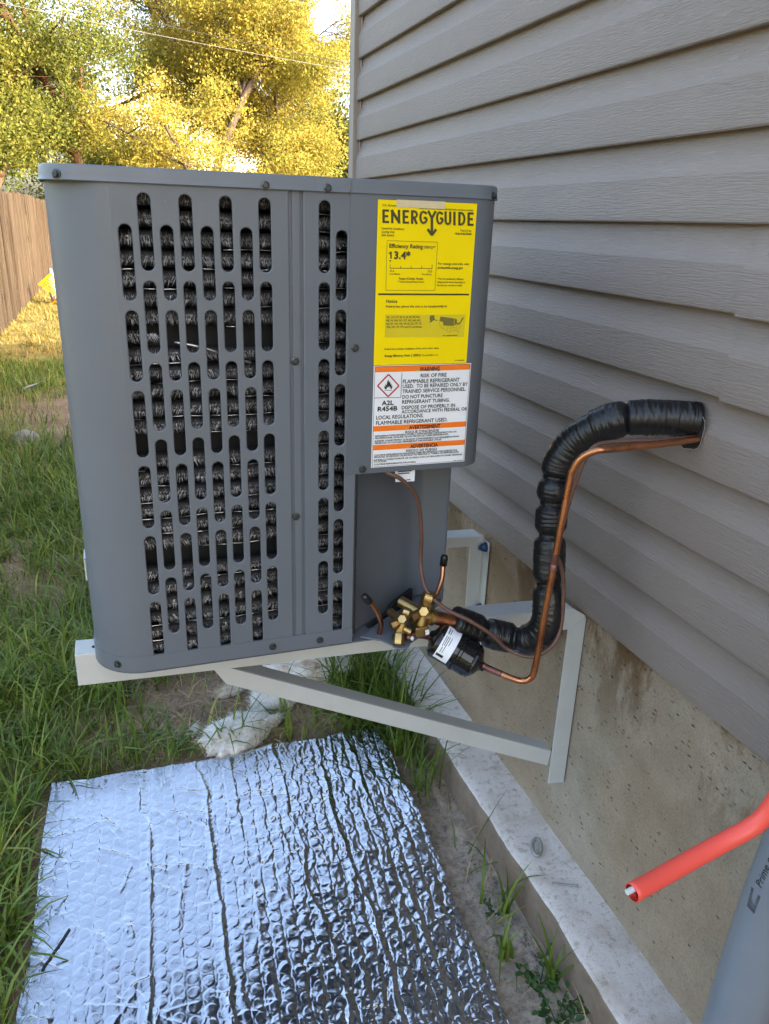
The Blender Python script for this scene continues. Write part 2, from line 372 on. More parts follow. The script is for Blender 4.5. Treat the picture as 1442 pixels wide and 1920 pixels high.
def fast_mesh(name, V, quads, tris, mat, parent=None, tint=None, smooth=True, **kw):
    """Large meshes from numpy arrays."""
    off = root_offset(parent) if parent is not None else Vector((0, 0, 0))
    me = bpy.data.meshes.new(name); V = V - np.array(off)
    nq, nt = len(quads), len(tris)
    me.vertices.add(len(V)); me.vertices.foreach_set('co', V.astype(np.float32).ravel())
    loops = np.concatenate([quads.ravel(), tris.ravel()]).astype(np.int32)
    me.loops.add(len(loops)); me.loops.foreach_set('vertex_index', loops)
    starts = np.concatenate([np.arange(nq) * 4, nq * 4 + np.arange(nt) * 3]).astype(np.int32)
    me.polygons.add(nq + nt); me.polygons.foreach_set('loop_start', starts)
    if smooth: me.polygons.foreach_set('use_smooth', np.ones(nq + nt, dtype=bool))
    me.update(calc_edges=True)
    if tint is not None:
        for k, arr in (tint.items() if isinstance(tint, dict) else [('tint', tint)]):
            a = me.attributes.new(k, 'FLOAT', 'POINT'); a.data.foreach_set('value', arr.astype(np.float32))
    me.materials.append(MAT[mat])
    o = bpy.data.objects.new(name, me); COL.objects.link(o); o.parent = parent
    return props(o, **kw)
NOT = np.zeros((0, 3), int); NOQ = np.zeros((0, 4), int)
def vnoise(x, y, seed=0):
    """Smooth value noise in 0..1 for numpy arrays."""
    xi = np.floor(x).astype(np.int64); yi = np.floor(y).astype(np.int64); fx = x - xi; fy = y - yi
    fx = fx * fx * (3 - 2 * fx); fy = fy * fy * (3 - 2 * fy)
    def h(a, b):
        n = (a * 374761393 + b * 668265263 + seed * 1274126177) & 0x7fffffff
        n = ((n ^ (n >> 13)) * 1274126177) & 0x7fffffff
        return ((n ^ (n >> 16)) & 0xffff) / 65535.0
    return (h(xi, yi) * (1 - fx) + h(xi + 1, yi) * fx) * (1 - fy) + (h(xi, yi + 1) * (1 - fx) + h(xi + 1, yi + 1) * fx) * fy
def fbm(x, y, seed=0, oct=4):
    s = 0; a = 0.5
    for i in range(oct): s = s + a * vnoise(x * 2 ** i, y * 2 ** i, seed + i); a *= 0.5
    return s / (1 - 0.5 ** oct)

# ================================================================ THE SETTING
def ground_height(X, Y):
    near = np.clip(1 - np.hypot(X + 0.7, Y - 2) / 6, 0, 1)
    return ((fbm(X * 1.7, Y * 1.7, 3, 4) - 0.5) * 0.06 + (fbm(X * 14, Y * 14, 5, 3) - 0.5) * 0.024 + (np.abs(fbm(X * 34, Y * 34, 6, 2) - 0.5)) * 0.018) * near + (fbm(X * 0.3, Y * 0.3, 8, 2) - 0.5) * 0.08 * np.clip(np.abs(Y - 2) / 8, 0, 1)
def dirt_mask(X, Y):
    """1 where the earth lies bare."""
    d = np.clip(1.5 - np.hypot((X + 0.58) / 0.38, (Y - 2.08) / 0.26), 0, 1)
    d = np.maximum(d, np.clip(1.4 - np.hypot((X + 1.15) / 0.55, (Y - 6.1) / 0.85), 0, 1))
    d = np.maximum(d, np.clip(1.3 - np.hypot((X + 1.75) / 0.3, (Y - 4.6) / 0.6), 0, 1))
    d = np.maximum(d, np.clip((X + 0.31) / 0.05, 0, 1) * np.clip((2.0 - Y) / 0.25, 0, 1))
    return np.clip(d + (fbm(X * 6, Y * 6, 21, 3) - 0.5) * 0.7 * (d > 0.02), 0, 1)
def build_ground():
    xs = np.concatenate([-np.geomspace(300, 3.1, 26), np.arange(-3.0, 0.12, 0.0125), np.geomspace(0.2, 300, 20)])
    ys = np.concatenate([-np.geomspace(300, 0.2, 22), np.arange(0.0, 4.0, 0.0125), np.arange(4.0, 9, 0.05), np.geomspace(9.1, 400, 44)])
    X, Y = np.meshgrid(xs, ys); Z = ground_height(X, Y)
    Z = np.where((X > -1.2) & (X < -0.16) & (Y < 1.9), Z * 0.35 - 0.006, Z)
    n, m = len(xs), len(ys); idx = np.arange(n * m).reshape(m, n)
    q = np.stack([idx[:-1, :-1], idx[:-1, 1:], idx[1:, 1:], idx[1:, :-1]], -1).reshape(-1, 4)
    far = np.clip((np.hypot(X + 0.8, Y - 2) - 2.2) / 3.5, 0, 1) * (1 - np.clip(dirt_mask(X, Y) * 1.3, 0, 1))
    cem = np.clip((X + 0.30) / 0.06, 0, 1) * np.clip((1.75 - Y) / 0.5, 0, 1)
    fast_mesh('ground', np.stack([X, Y, Z], -1).reshape(-1, 3), q, NOT, 'soil', tint={'lawn': far.ravel(), 'cement': cem.ravel()}, kind='structure')
build_ground()

# ---------------------------------------------------------------- the house we stand beside
house = thing('house', 'near house with taupe lap siding above a poured concrete foundation', 'house', (3.0, -1.0, 0))
Z0, PITCH, YEND = 0.690, 0.1245, 2.852
NEAR, FARW = -5.0, -5.0
def siding_course(k, y0, y1, lift=0.0, drop=0.0):
    zb = Z0 + PITCH * k - drop
    prof = [(0.0195, 0.004), (0.018, 0.0), (0.003, -0.0015), (0.0008, 0.0006), (0.0, 0.004), (0.0004, 0.030), (0.0010, 0.0660), (0.0050, 0.0735), (0.0090, 0.0815), (0.0124, 0.0905), (0.0150, 0.1000), (0.0168, 0.1100), (0.0177, 0.1190), (0.0180, 0.128)]
    ys = [y for y in np.concatenate([np.linspace(-5, -0.5, 6), np.arange(-0.2, 3, 0.11)]) if y0 + 0.02 < y < y1 - 0.02]; ys = [y0] + ys + [y1]
    mb = MB(); n = len(prof)
    for y in ys:
        wv = (fbm(np.array(y * 1.3), np.array(k * 3.7), 31, 2) - 0.5) * 0.0045; wz = (fbm(np.array(y * 0.9), np.array(k * 1.9 + 50), 33, 2) - 0.5) * 0.004
        for x, z in prof: mb.v.append((x - lift + wv * min(1, max(0, (0.018 - x) / 0.018) + 0.1), y, zb + z + wz))
    for i in range(len(ys) - 1):
        for j in range(n - 1):
            mb.f.append((i * n + j, (i + 1) * n + j, (i + 1) * n + j + 1, i * n + j + 1))
    return mb
seams = {4: (0.925, 'a'), 5: (0.925, 'a'), 2: (-0.35, 'b'), 3: (-0.35, 'b'), 0: (-0.6, 'c'), 1: (-0.6, 'c'), 8: (0.2, 'd'), 9: (0.2, 'd')}
for k in range(0, 20):
    if k in seams:
        ys = seams[k][0]
        add('siding_plank', siding_course(k, ys - 0.02, YEND), 'siding', house, smooth='auto', split=17)
        add('siding_plank', siding_course(k, NEAR, ys, 0.0032, 0.0042), 'siding', house, smooth='auto', split=17)
    else:
        add('siding_plank', siding_course(k, NEAR, YEND), 'siding', house, smooth='auto', split=17)
TOPZ = Z0 + PITCH * 20
mb = MB()
for a, b in (((0.010, 2.840, Z0 - 0.02), (0.0165, 2.852, TOPZ)), ((-0.011, 2.851, Z0 - 0.02), (0.02, 2.896, TOPZ)), ((-0.011, 2.896, Z0 - 0.02), (0.07, 2.904, TOPZ))):
    mb.box(a, b)
add('corner_trim', mb, 'trim_vinyl', house, bevel=0.003)
add('sheathing_wall', MB().box((0.0215, NEAR, Z0 - 0.02), (8.0, 2.890, TOPZ)), 'trim_vinyl', house)
# the hipped roof with its eaves
mb = MB(); ez, oh = TOPZ, 0.4
c = [(-oh, NEAR - oh, ez), (8 + oh, NEAR - oh, ez), (8 + oh, 2.93 + oh, ez), (-oh, 2.93 + oh, ez)]
ap = [(4, NEAR + 3.6, ez + 1.15), (4, 2.93 - 3.6, ez + 1.15)]
mb.add(c + [(p[0], p[1], p[2] + 0.15) for p in c] + ap, [(3, 2, 1, 0), (0, 1, 5, 4), (1, 2, 6, 5), (2, 3, 7, 6), (3, 0, 4, 7), (4, 5, 8), (5, 6, 9, 8), (6, 7, 9), (7, 4, 8, 9)])
add('roof', mb, 'roof_shingle', house)
# foundation and footing
def wall_fn(u, v):
    y = NEAR + (2.87 - NEAR) * u; z = 0.0 + 0.70 * v
    return (0.012 + (float(fbm(np.array(y * 3), np.array(z * 3), 41, 3)) - 0.5) * 0.006, y, z)
fw = add('foundation_wall', MB().grid(wall_fn, 200, 24).box((0.03, NEAR, 0), (0.3, 2.87, 0.67)), 'concrete_wall', house, smooth='auto')
def ledge():
    mb = MB(); ys = np.concatenate([np.linspace(NEAR, 0.2, 12), np.arange(0.24, 3.2, 0.02)]); n = 9
    for y in ys:
        w = (float(fbm(np.array(y * 5.0), np.array(0.3), 51, 4)) - 0.5); ww = (float(fbm(np.array(y * 22.0), np.array(2.3), 53, 3)) - 0.5)
        xo = -0.112 + w * 0.016 + ww * 0.006; zt = 0.104 + w * 0.006
        prof = [(xo + 0.004 + ww * 0.010, -0.06), (xo - 0.002 + ww * 0.006, 0.03), (xo + ww * 0.004, zt - 0.018), (xo + 0.002, zt - 0.006), (xo + 0.008, zt - 0.001 + ww * 0.003), (xo + 0.035, zt + ww * 0.002), (-0.04, zt - ww * 0.002), (0.0, zt + 0.001), (0.025, zt + 0.003)]
        mb.v += [(x, y, z) for x, z in prof]
    for i in range(len(ys) - 1):
        for j in range(n - 1): mb.f.append((i * n + j, i * n + j + 1, (i + 1) * n + j + 1, (i + 1) * n + j))
    return mb
add('footing_ledge', ledge(), 'concrete_ledge', house, smooth=True)
# the hole the pipes go through
hy, hz = 0.974, 1.129
mb = MB(); ring = []
for i in range(24):
    a = 2 * math.pi * i / 24; r = 0.0310 + 0.002 * math.sin(5 * a + 1)
    ring.append((r * math.cos(a), r * math.sin(a) * 1.1))
mb.add([(-0.0026, hy + a, hz + b) for a, b in ring], [tuple(range(24))])
add('pipe_hole', mb, 'unit_dark', house)
mb = MB(); vs = []
for a, b in ring: vs += [(-0.0030, hy + a * 1.0, hz + b), (-0.0030, hy + a * 1.022, hz + b * 1.022)]
mb.add(vs, [(2 * i, 2 * i + 1, (2 * i + 3) % 48, (2 * i + 2) % 48) for i in range(24)])
add('hole_rim', mb, 'drywall', house)

# ================================================================ AIR CONDITIONER
YF, XL, XR, ZB, ZT = 1.115, -0.927, -0.292, 0.745, 1.4765
YB = 1.715; K = 1.115 / 1.17
def sx(x): return -0.86 + (x + 0.86) * K
def sz(z): return 1.42 + (z - 1.42) * K
unit = thing('air_conditioner', 'grey outdoor air conditioner with slotted panels and yellow energy sticker', 'air conditioner', ((XL + XR) / 2, (YF + YB) / 2, ZB))
RL, RR = 0.075, 0.045
def outline(off=0.0, rl=RL, rr=RR, nseg=10, open_right=False):
    """Plan outline from the back-left round the front to the back-right, grown by off."""
    P = [(XL - off, YB + off)]
    for i in range(nseg + 1):
        a = math.pi + (math.pi / 2) * i / nseg; P.append((XL + rl + (rl + off) * math.cos(a), YF + rl + (rl + off) * math.sin(a)))
    for i in range(nseg + 1):
        a = 1.5 * math.pi + (math.pi / 2) * i / nseg; P.append((XR - rr + (rr + off) * math.cos(a), YF + rr + (rr + off) * math.sin(a)))
    P.append((XR + off, YB + off)); return P
def strip(P, z0, z1, th=0.0012, nz=1):
    """A bent sheet standing on the plan polyline P."""
    mb = MB(); n = len(P); zs = np.linspace(z0, z1, nz + 1)
    for z in zs: mb.v += [(x, y, z) for x, y in P]
    for j in range(nz):
        for i in range(n - 1): mb.f.append((j * n + i, j * n + i + 1, (j + 1) * n + i + 1, (j + 1) * n + i))
    return mb
def evaluated_mesh(o):
    bpy.context.view_layer.update()
    dg = bpy.context.evaluated_depsgraph_get(); return bpy.data.meshes.new_from_object(o.evaluated_get(dg))
def slotted_sheet(w, h, slots, place, sw=0.0162):
    """A sheet w x h with rounded slots [(cx, z0, z1)] punched through, rolled edges, mapped by place(s, depth, z)."""
    cu = bpy.data.curves.new('sheet', 'CURVE'); cu.dimensions = '2D'; cu.fill_mode = 'BOTH'; cu.extrude = 0.0003; cu.bevel_depth = 0.0016; cu.bevel_resolution = 3; cu.offset = -0.0016
    def spline(pts):
        s = cu.splines.new('POLY'); s.points.add(len(pts) - 1); s.use_cyclic_u = True
        for p, q in zip(s.points, pts): p.co = (q[0], q[1], 0, 1)
    spline([(0, 0), (w, 0), (w, h), (0, h)])
    for cx, z0, z1 in slots:
        r = sw / 2; pts = []
        for i in range(11): a = math.pi * i / 10; pts.append((cx + r * math.cos(a), z1 - r + r * math.sin(a)))
        for i in range(11): a = math.pi + math.pi * i / 10; pts.append((cx + r * math.cos(a), z0 + r + r * math.sin(a)))
        spline(pts[::-1])
    o = bpy.data.objects.new('sheet', cu); COL.objects.link(o); me = evaluated_mesh(o)
    mb = MB(); mb.v = [place(v.co.x, v.co.z, v.co.y) for v in me.vertices]; mb.f = [tuple(p.vertices) for p in me.polygons]
    bpy.data.objects.remove(o); bpy.data.curves.remove(cu); bpy.data.meshes.remove(me); return mb
PZ0, PZ1 = ZB + 0.004, ZT - 0.006
A_TOP, B_TOP, SP, SL = sz(1.4475), sz(1.4075), 0.1141 * K, 0.1003 * K
cA = [sx(-0.8045 + 0.0547 * i) for i in range(4)]; cB = [sx(-0.8315 + 0.0547 * i) for i in range(4)]
def column(cx, top, x0): return [(cx - x0, top - SP * i - SL - PZ0, top - SP * i - PZ0) for i in range(6)]
x0, x1 = XL + RL, sx(-0.606)
slots = sum([column(c, A_TOP, x0) for c in cA], []) + sum([column(c, B_TOP, x0) for c in cB], [])
slots = [(max(a, 0.0105), b, c) for a, b, c in slots]
mb = slotted_sheet(x1 - x0, PZ1 - PZ0, slots, lambda s, d, z: (x0 + s, YF - d, PZ0 + z))
corner = [(x, y) for x, y in outline()[1:12]]
mb2 = strip([(corner[0][0] + 0.0, YF + RL + 0.02)] + [(x, y) for x, y in corner], PZ0, PZ1)
fp = add('louver_panel', mb, 'unit_paint', unit, smooth='auto')
mbc = MB(); arc = [(XL + RL + (RL + 0.0017) * math.cos(math.pi + math.pi / 2 * i / 16), YF + RL + (RL + 0.0017) * math.sin(math.pi + math.pi / 2 * i / 16)) for i in range(17)]
add('rounded_corner', strip([(XL - 0.0017, YF + RL + 0.03)] + arc + [(x0 + 0.005, YF - 0.0021)], PZ0, PZ1), 'unit_paint', unit, smooth=True)
# left side sheet, slotted the same way
yl0 = YF + RL + 0.03
side_slots = []
for i in range(14):
    side_slots += column(yl0 + 0.025 + 0.026 * i, A_TOP if i % 2 else B_TOP, yl0)
mb = slotted_sheet(YB - yl0, PZ1 - PZ0, side_slots, lambda s, d, z: (XL - d, yl0 + s, PZ0 + z)); add('louver_panel', mb, 'unit_paint', unit, smooth='auto')
# centre post: a shallow channel between the two slotted sheets
xa, xb = sx(-0.606), sx(-0.585)
mb = MB().box((xa - 0.004, YF + 0.003, PZ0), (xb + 0.004, YF + 0.006, PZ1)); mb.box((xa + 0.0045, YF + 0.0002, PZ0), (xb - 0.0035, YF + 0.003, PZ1))
add('centre_post', mb, 'unit_paint', unit, bevel=0.001)
# narrow slotted sheet right of the post
x0r, x1r = xb, sx(-0.4985)
slots = column(sx(-0.5525), A_TOP, x0r) + column(sx(-0.5262), B_TOP, x0r)
add('louver_panel', slotted_sheet(x1r - x0r, PZ1 - PZ0, slots, lambda s, d, z: (x0r + s, YF - d, PZ0 + z)), 'unit_paint', unit, smooth='auto')
# service panel with its rounded right end
SY = YF - 0.0036; SX0, SXC, SZB = sx(-0.5150), XR - RR, sz(1.0285)
def panel_pt(x, z, off=0.0):
    if x <= SXC: return (x, SY - off, z)
    a = (x - SXC) / RR
    if a > math.pi / 2: return (SXC + RR + off, SY + RR + (a - math.pi / 2) * RR, z)
    return (SXC + (RR + off) * math.sin(a), SY + RR - (RR + off) * math.cos(a), z)
PEND = SXC + RR * math.pi / 2 + 0.10
xs = [SX0, SX0 + 0.002] + list(np.linspace(SX0 + 0.05, SXC, 5)) + list(np.linspace(SXC + 0.005, SXC + RR * math.pi / 2, 12)) + [PEND]
mb = MB(); n = len(xs); rows = [(PZ1, 0), (SZB + 0.002, 0), (SZB, -0.0008), (SZB, -0.004)]
for z, o in rows: mb.v += [panel_pt(x, z, o) for x in xs]
for j in range(3):
    for i in range(n - 1): mb.f.append((j * n + i, (j + 1) * n + i, (j + 1) * n + i + 1, j * n + i + 1))
mb.add([panel_pt(SX0, PZ1), panel_pt(SX0, SZB), (SX0, YF + 0.004, SZB), (SX0, YF + 0.004, PZ1)], [(0, 3, 2, 1)])
add('service_panel', mb, 'unit_paint', unit, smooth='auto')
# recessed wall of the valve bay below the service panel, and right and rear sides
RC = [(x1r - 0.001, YF + 0.0005), (x1r + 0.004, YF + 0.006), (-0.500, 1.146), (-0.372, 1.234), (-0.350, 1.244), (-0.338, 1.243), (-0.308, 1.214), (-0.3035, 1.216), (-0.3035, YB)]
add('valve_bay_wall', strip(RC, PZ0, SZB + 0.02), 'unit_paint', unit, smooth='auto')
add('side_panel', MB().box((XR - 0.004, 1.22, SZB - 0.005), (XR - 0.001, YB, PZ1)), 'unit_paint', unit)
add('rear_panel', MB().box((XL + 0.002, YB - 0.004, PZ0), (XR - 0.002, YB - 0.001, PZ1)), 'unit_paint', unit)
mb = MB().box((SX0 + 0.002, YF + 0.012, SZB - 0.004), (XR - 0.025, 1.25, SZB - 0.001)); mb.box((XL + 0.08, YF + 0.065, ZB + 0.01), (-0.52, YF + 0.07, PZ1)); mb.box((XL + 0.06, YF + 0.10, ZB + 0.01), (XL + 0.065, YB - 0.02, PZ1)); mb.box((-0.512, YF + 0.005, ZB + 0.012), (-0.509, YF + 0.07, SZB))
add('light_block', mb, 'unit_dark', unit)  # dark sheets added inside so no light passes through the cabinet
# base pan: flat tray with an upturned lip that follows the outline
P = outline(0.0035); lipP = [p for p in P if not (p[0] > x1r and p[1] < 1.2)]
cut = [p for p in P if p[0] <= x1r + 0.0]; lipP = cut + [(x1r - 0.001, YF - 0.0035)]
mb = strip(lipP, ZB, ZB + 0.028); n = len(lipP)
inner = [(x + (0.0035 if x < XL + 0.02 else 0), y + (0.004 if y < YF + 0.05 else 0)) for x, y in lipP]
o = len(mb.v); mb.v += [(x, y, ZB + 0.028) for x, y in inner]; mb.f += [(n + i, n + i + 1, o + i + 1, o + i) for i in range(n - 1)]
floor = lipP + [(-0.43, YF - 0.004), (-0.36, 1.16), (-0.305, 1.216), (-0.305, YB)]
mb.prism([(x, y, ZB - 0.001) for x, y in floor], (0, 0, 0.002))
add('base_pan', mb, 'unit_paint', unit, smooth='auto')
# valve mounting flap: plate with a rounded nose under the valves
nose = [(-0.500, 1.117, ZB + 0.0035), (-0.470, 1.096, ZB + 0.0035), (-0.458, 1.078, ZB + 0.0035)]
for i in range(9):
    a = math.pi * 1.18 + math.pi * 0.75 * i / 8; nose.append((-0.4415 + 0.0165 * math.cos(a), 1.076 + 0.0165 * math.sin(a), ZB + 0.0035))
nose += [(-0.402, 1.088, ZB + 0.0035), (-0.385, 1.10, ZB + 0.0035), (-0.370, 1.15, ZB + 0.0035), (-0.41, 1.19, ZB + 0.0035)]
add('valve_flap', MB().prism(nose, (0, 0, 0.003)), 'unit_paint', unit, bevel=0.001)
# top cap: plate with a turned-down band, plus the fan guard
P = outline(0.0045, RL - 0.03, RR); n = len(P); mb = MB()
prof = [(0.0006, ZT - 0.0195), (0.0016, ZT - 0.0185), (0.0006, ZT - 0.0165), (0.0, ZT - 0.012), (-0.0004, ZT - 0.0040), (-0.0012, ZT - 0.0014), (-0.0032, ZT), (-0.02, ZT - 0.001), (-0.03, ZT - 0.006)]
for d, z in prof: mb.v += [(x, y, z) for x, y in outline(0.0045 + d, RL - 0.03, RR)]
for j in range(len(prof) - 1):
    for i in range(n - 1): mb.f.append((j * n + i, j * n + i + 1, (j + 1) * n + i + 1, (j + 1) * n + i))
mb.f.append(tuple((len(prof) - 1) * n + i for i in range(n)))
add('top_cap', mb, 'cap_paint', unit, smooth='auto')
cxm, cym = (XL + XR) / 2, (YF + YB) / 2
mb = MB()
for r in np.linspace(0.06, 0.25, 9): mb.tube([(cxm + r * math.cos(a), cym + r * math.sin(a), ZT - 0.004) for a in np.linspace(0, 2 * math.pi, 33)], 0.0018, 6, False)
for a in np.arange(0, math.pi, math.pi / 4): mb.bar((cxm - 0.25 * math.cos(a), cym - 0.25 * math.sin(a), ZT - 0.0055), (cxm + 0.25 * math.cos(a), cym + 0.25 * math.sin(a), ZT - 0.0055), 0.006, 0.003)
add('fan_guard', mb, 'unit_dark', unit)
mb = MB().box((sx(-0.5185), YF - 0.0066, ZT - 0.0185), (sx(-0.5150), YF - 0.0045, ZT - 0.002)); add('cap_seam', mb, 'cap_paint', unit, bevel=0.0008)
# spine-fin coil: stacked tubes wrapped in bristly fins, three courses missing
rows = []
for i in range(27):
    z = ZB + 0.026 + 0.0258 * i
    rows.append(z)
gaps = {sz(1.2545): (cB[1], 9), sz(1.078): (cA[0], 9), sz(0.903): (cA[2] - 0.05, 9)}
fin_v, fin_t, tub, wir = [], [], MB(), MB()
def coil_pt(s):
    """Plan position and outward normal along the coil: left side, round the corner, then the front."""
    r = RL - 0.03; ylen = 0.42
    if s < ylen: return (XL + 0.03, YF + RL + ylen - s), (-1, 0)
    s -= ylen
    if s < r * math.pi / 2:
        a = math.pi + s / r; return (XL + RL + r * math.cos(a), YF + RL + r * math.sin(a)), (math.cos(a), math.sin(a))
    s -= r * math.pi / 2; return (XL + RL + s, YF + 0.03), (0, -1)
SLEN = 0.42 + (RL - 0.03) * math.pi / 2 + (-0.515 - XL - RL)
for z in rows:
    gap = min(abs(z - gz) for gz in gaps)
    missing = gap < 0.0128
    segs = [(0, SLEN)]
    if missing: segs = [(0, 0.42 + 0.12), (SLEN - 0.115, SLEN)] if z > 1.2 else [(0, 0.42 + 0.075), (SLEN - 0.11, SLEN)]
    for sa, sb in segs:
        path = []
        for s in np.arange(sa, sb, 0.02):
            (x, y), nn = coil_pt(s); path.append((x - nn[0] * 0.004, y - nn[1] * 0.004, z))
        if len(path) > 2: tub.tube(path, 0.0108, 8)
        wp = []
        for s in np.arange(sa, sb, 0.0125):
            (x, y), nn = coil_pt(s); wp.append((x + nn[0] * 0.0055, y + nn[1] * 0.0055, z - 0.0128 + 0.0012 * math.sin(s * 40 + z * 90) + 0.001 * random.random()))
        k = 0
        while k < len(wp) - 3:
            ln = random.randint(2, 7)
            if random.random() < 0.55: wir.tube(wp[k:k + ln + 1], 0.0006 + 0.0005 * random.random(), 4)
            k += ln
        ns = int((sb - sa) / 0.00042)
        for q in range(ns):
            s = sa + (sb - sa) * (q + random.random()) / ns; (x, y), nn = coil_pt(s)
            t = (-nn[1], nn[0]); lean = random.gauss(0, 0.0028) + 0.006 * math.sin(s * 23 + z * 41); up = 1 if random.random() < 0.5 else -1
            d0 = 0.002 + 0.004 * random.random(); d1 = 0.008 + 0.006 * random.random(); hz = up * (0.005 + 0.011 * random.random()); wv = 0.00035 + 0.0004 * random.random()
            zz = z - up * 0.004
            b0 = len(fin_v)
            fin_v += [(x + nn[0] * d0 - t[0] * wv, y + nn[1] * d0 - t[1] * wv, zz), (x + nn[0] * d0 + t[0] * wv, y + nn[1] * d0 + t[1] * wv, zz), (x + nn[0] * d1 * 0.8 + t[0] * lean, y + nn[1] * d1 * 0.8 + t[1] * lean, zz + hz)]
            fin_t.append((b0, b0 + 1, b0 + 2))
add('coil_tube', tub, 'coil_tube', unit, smooth=True, kind='stuff')
fast_mesh('coil_fin', np.array(fin_v), NOQ, np.array(fin_t), 'coil_fin', unit, smooth=False, kind='stuff')
add('coil_wire', wir, 'coil_wire', unit, smooth=True, kind='stuff')
# a loose purple-sheened conductor behind the broken course
add('loose_wire', MB().tube(smooth_path([(sx(-0.775), YF + 0.018, sz(1.246)), (sx(-0.735), YF + 0.016, sz(1.238)), (sx(-0.69), YF + 0.018, sz(1.222)), (sx(-0.66), YF + 0.022, sz(1.212))], 5), 0.0024, 8), 'coil_wire', unit, smooth=True)
# screws
def screw_mesh(p, d=(0, -1, 0)):
    return MB().lathe(p, d, [(0, 0.0062), (0.0010, 0.0060), (0.0014, 0.0045)], 18).lathe(Vector(p) + Vector(d) * 0.0014, d, [(0, 0.0040), (0.0032, 0.0040), (0.0038, 0.0033)], 6)
first = None
for (x, z, yy) in [(sx(-0.640), sz(1.464), -0.0045), (sx(-0.550), sz(1.464), -0.0045), (sx(-0.598), sz(1.217), 0.0002), (sx(-0.504), sz(1.236), -0.0036), (sx(-0.599), sz(0.962), 0.0002), (sx(-0.487), sz(1.037), -0.0036), (sx(-0.643), ZB + 0.014, -0.0037), (sx(-0.559), ZB + 0.014, -0.0037)]:
    if first is None: first = add('screw', screw_mesh((x, YF + yy, z)), 'screw_metal', unit, smooth='auto'); fpos = Vector((x, YF + yy, z))
    else: clone(first, unit, Vector((x, YF + yy, z)) - fpos)
a = R(238); rr_ = RL - 0.03
add('screw', screw_mesh((XL + rr_ + (rr_ + 0.0045) * math.cos(a), YF + rr_ + (rr_ + 0.0045) * math.sin(a), sz(1.466)), (math.cos(a), math.sin(a), 0)), 'screw_metal', unit, smooth='auto')
a = R(236)
add('screw', screw_mesh((XL + RL + (RL + 0.0035) * math.cos(a), YF + RL + (RL + 0.0035) * math.sin(a), ZB + 0.014), (math.cos(a), math.sin(a), 0)), 'screw_metal', unit, smooth='auto')
a = R(305)
add('screw', screw_mesh((XR - RR + (RR + 0.0045) * math.cos(a), YF + RR + (RR + 0.0045) * math.sin(a), sz(1.464)), (math.cos(a), math.sin(a), 0)), 'screw_metal', unit, smooth='auto')

# ---------------------------------------------------------------- printed stickers on the service panel
_fonts = {}
def glyphs(txt, bold=0.0):
    """Text as a flat mesh normalised so that capitals are one unit high: (verts, faces, width)."""
    key = (txt, bold)
    if key in _fonts: return _fonts[key]
    cu = bpy.data.curves.new('print', 'FONT'); cu.body = txt; cu.size = 1.0; cu.offset = bold; cu.resolution_u = 2; cu.fill_mode = 'FRONT'
    o = bpy.data.objects.new('print', cu); COL.objects.link(o); me = evaluated_mesh(o)
    V = np.array([v.co[:2] for v in me.vertices]) if len(me.vertices) else np.zeros((0, 2)); F = [tuple(p.vertices) for p in me.polygons]
    bpy.data.objects.remove(o); bpy.data.curves.remove(cu); bpy.data.meshes.remove(me)
    if txt == 'H': return V, F, float(V[:, 1].max() - V[:, 1].min())
    if len(V): V[:, 0] -= V[:, 0].min(); V = V / CAP_H
    _fonts[key] = (V, F, V[:, 0].max() if len(V) else 0); return _fonts[key]
CAP_H = glyphs('H')[2]
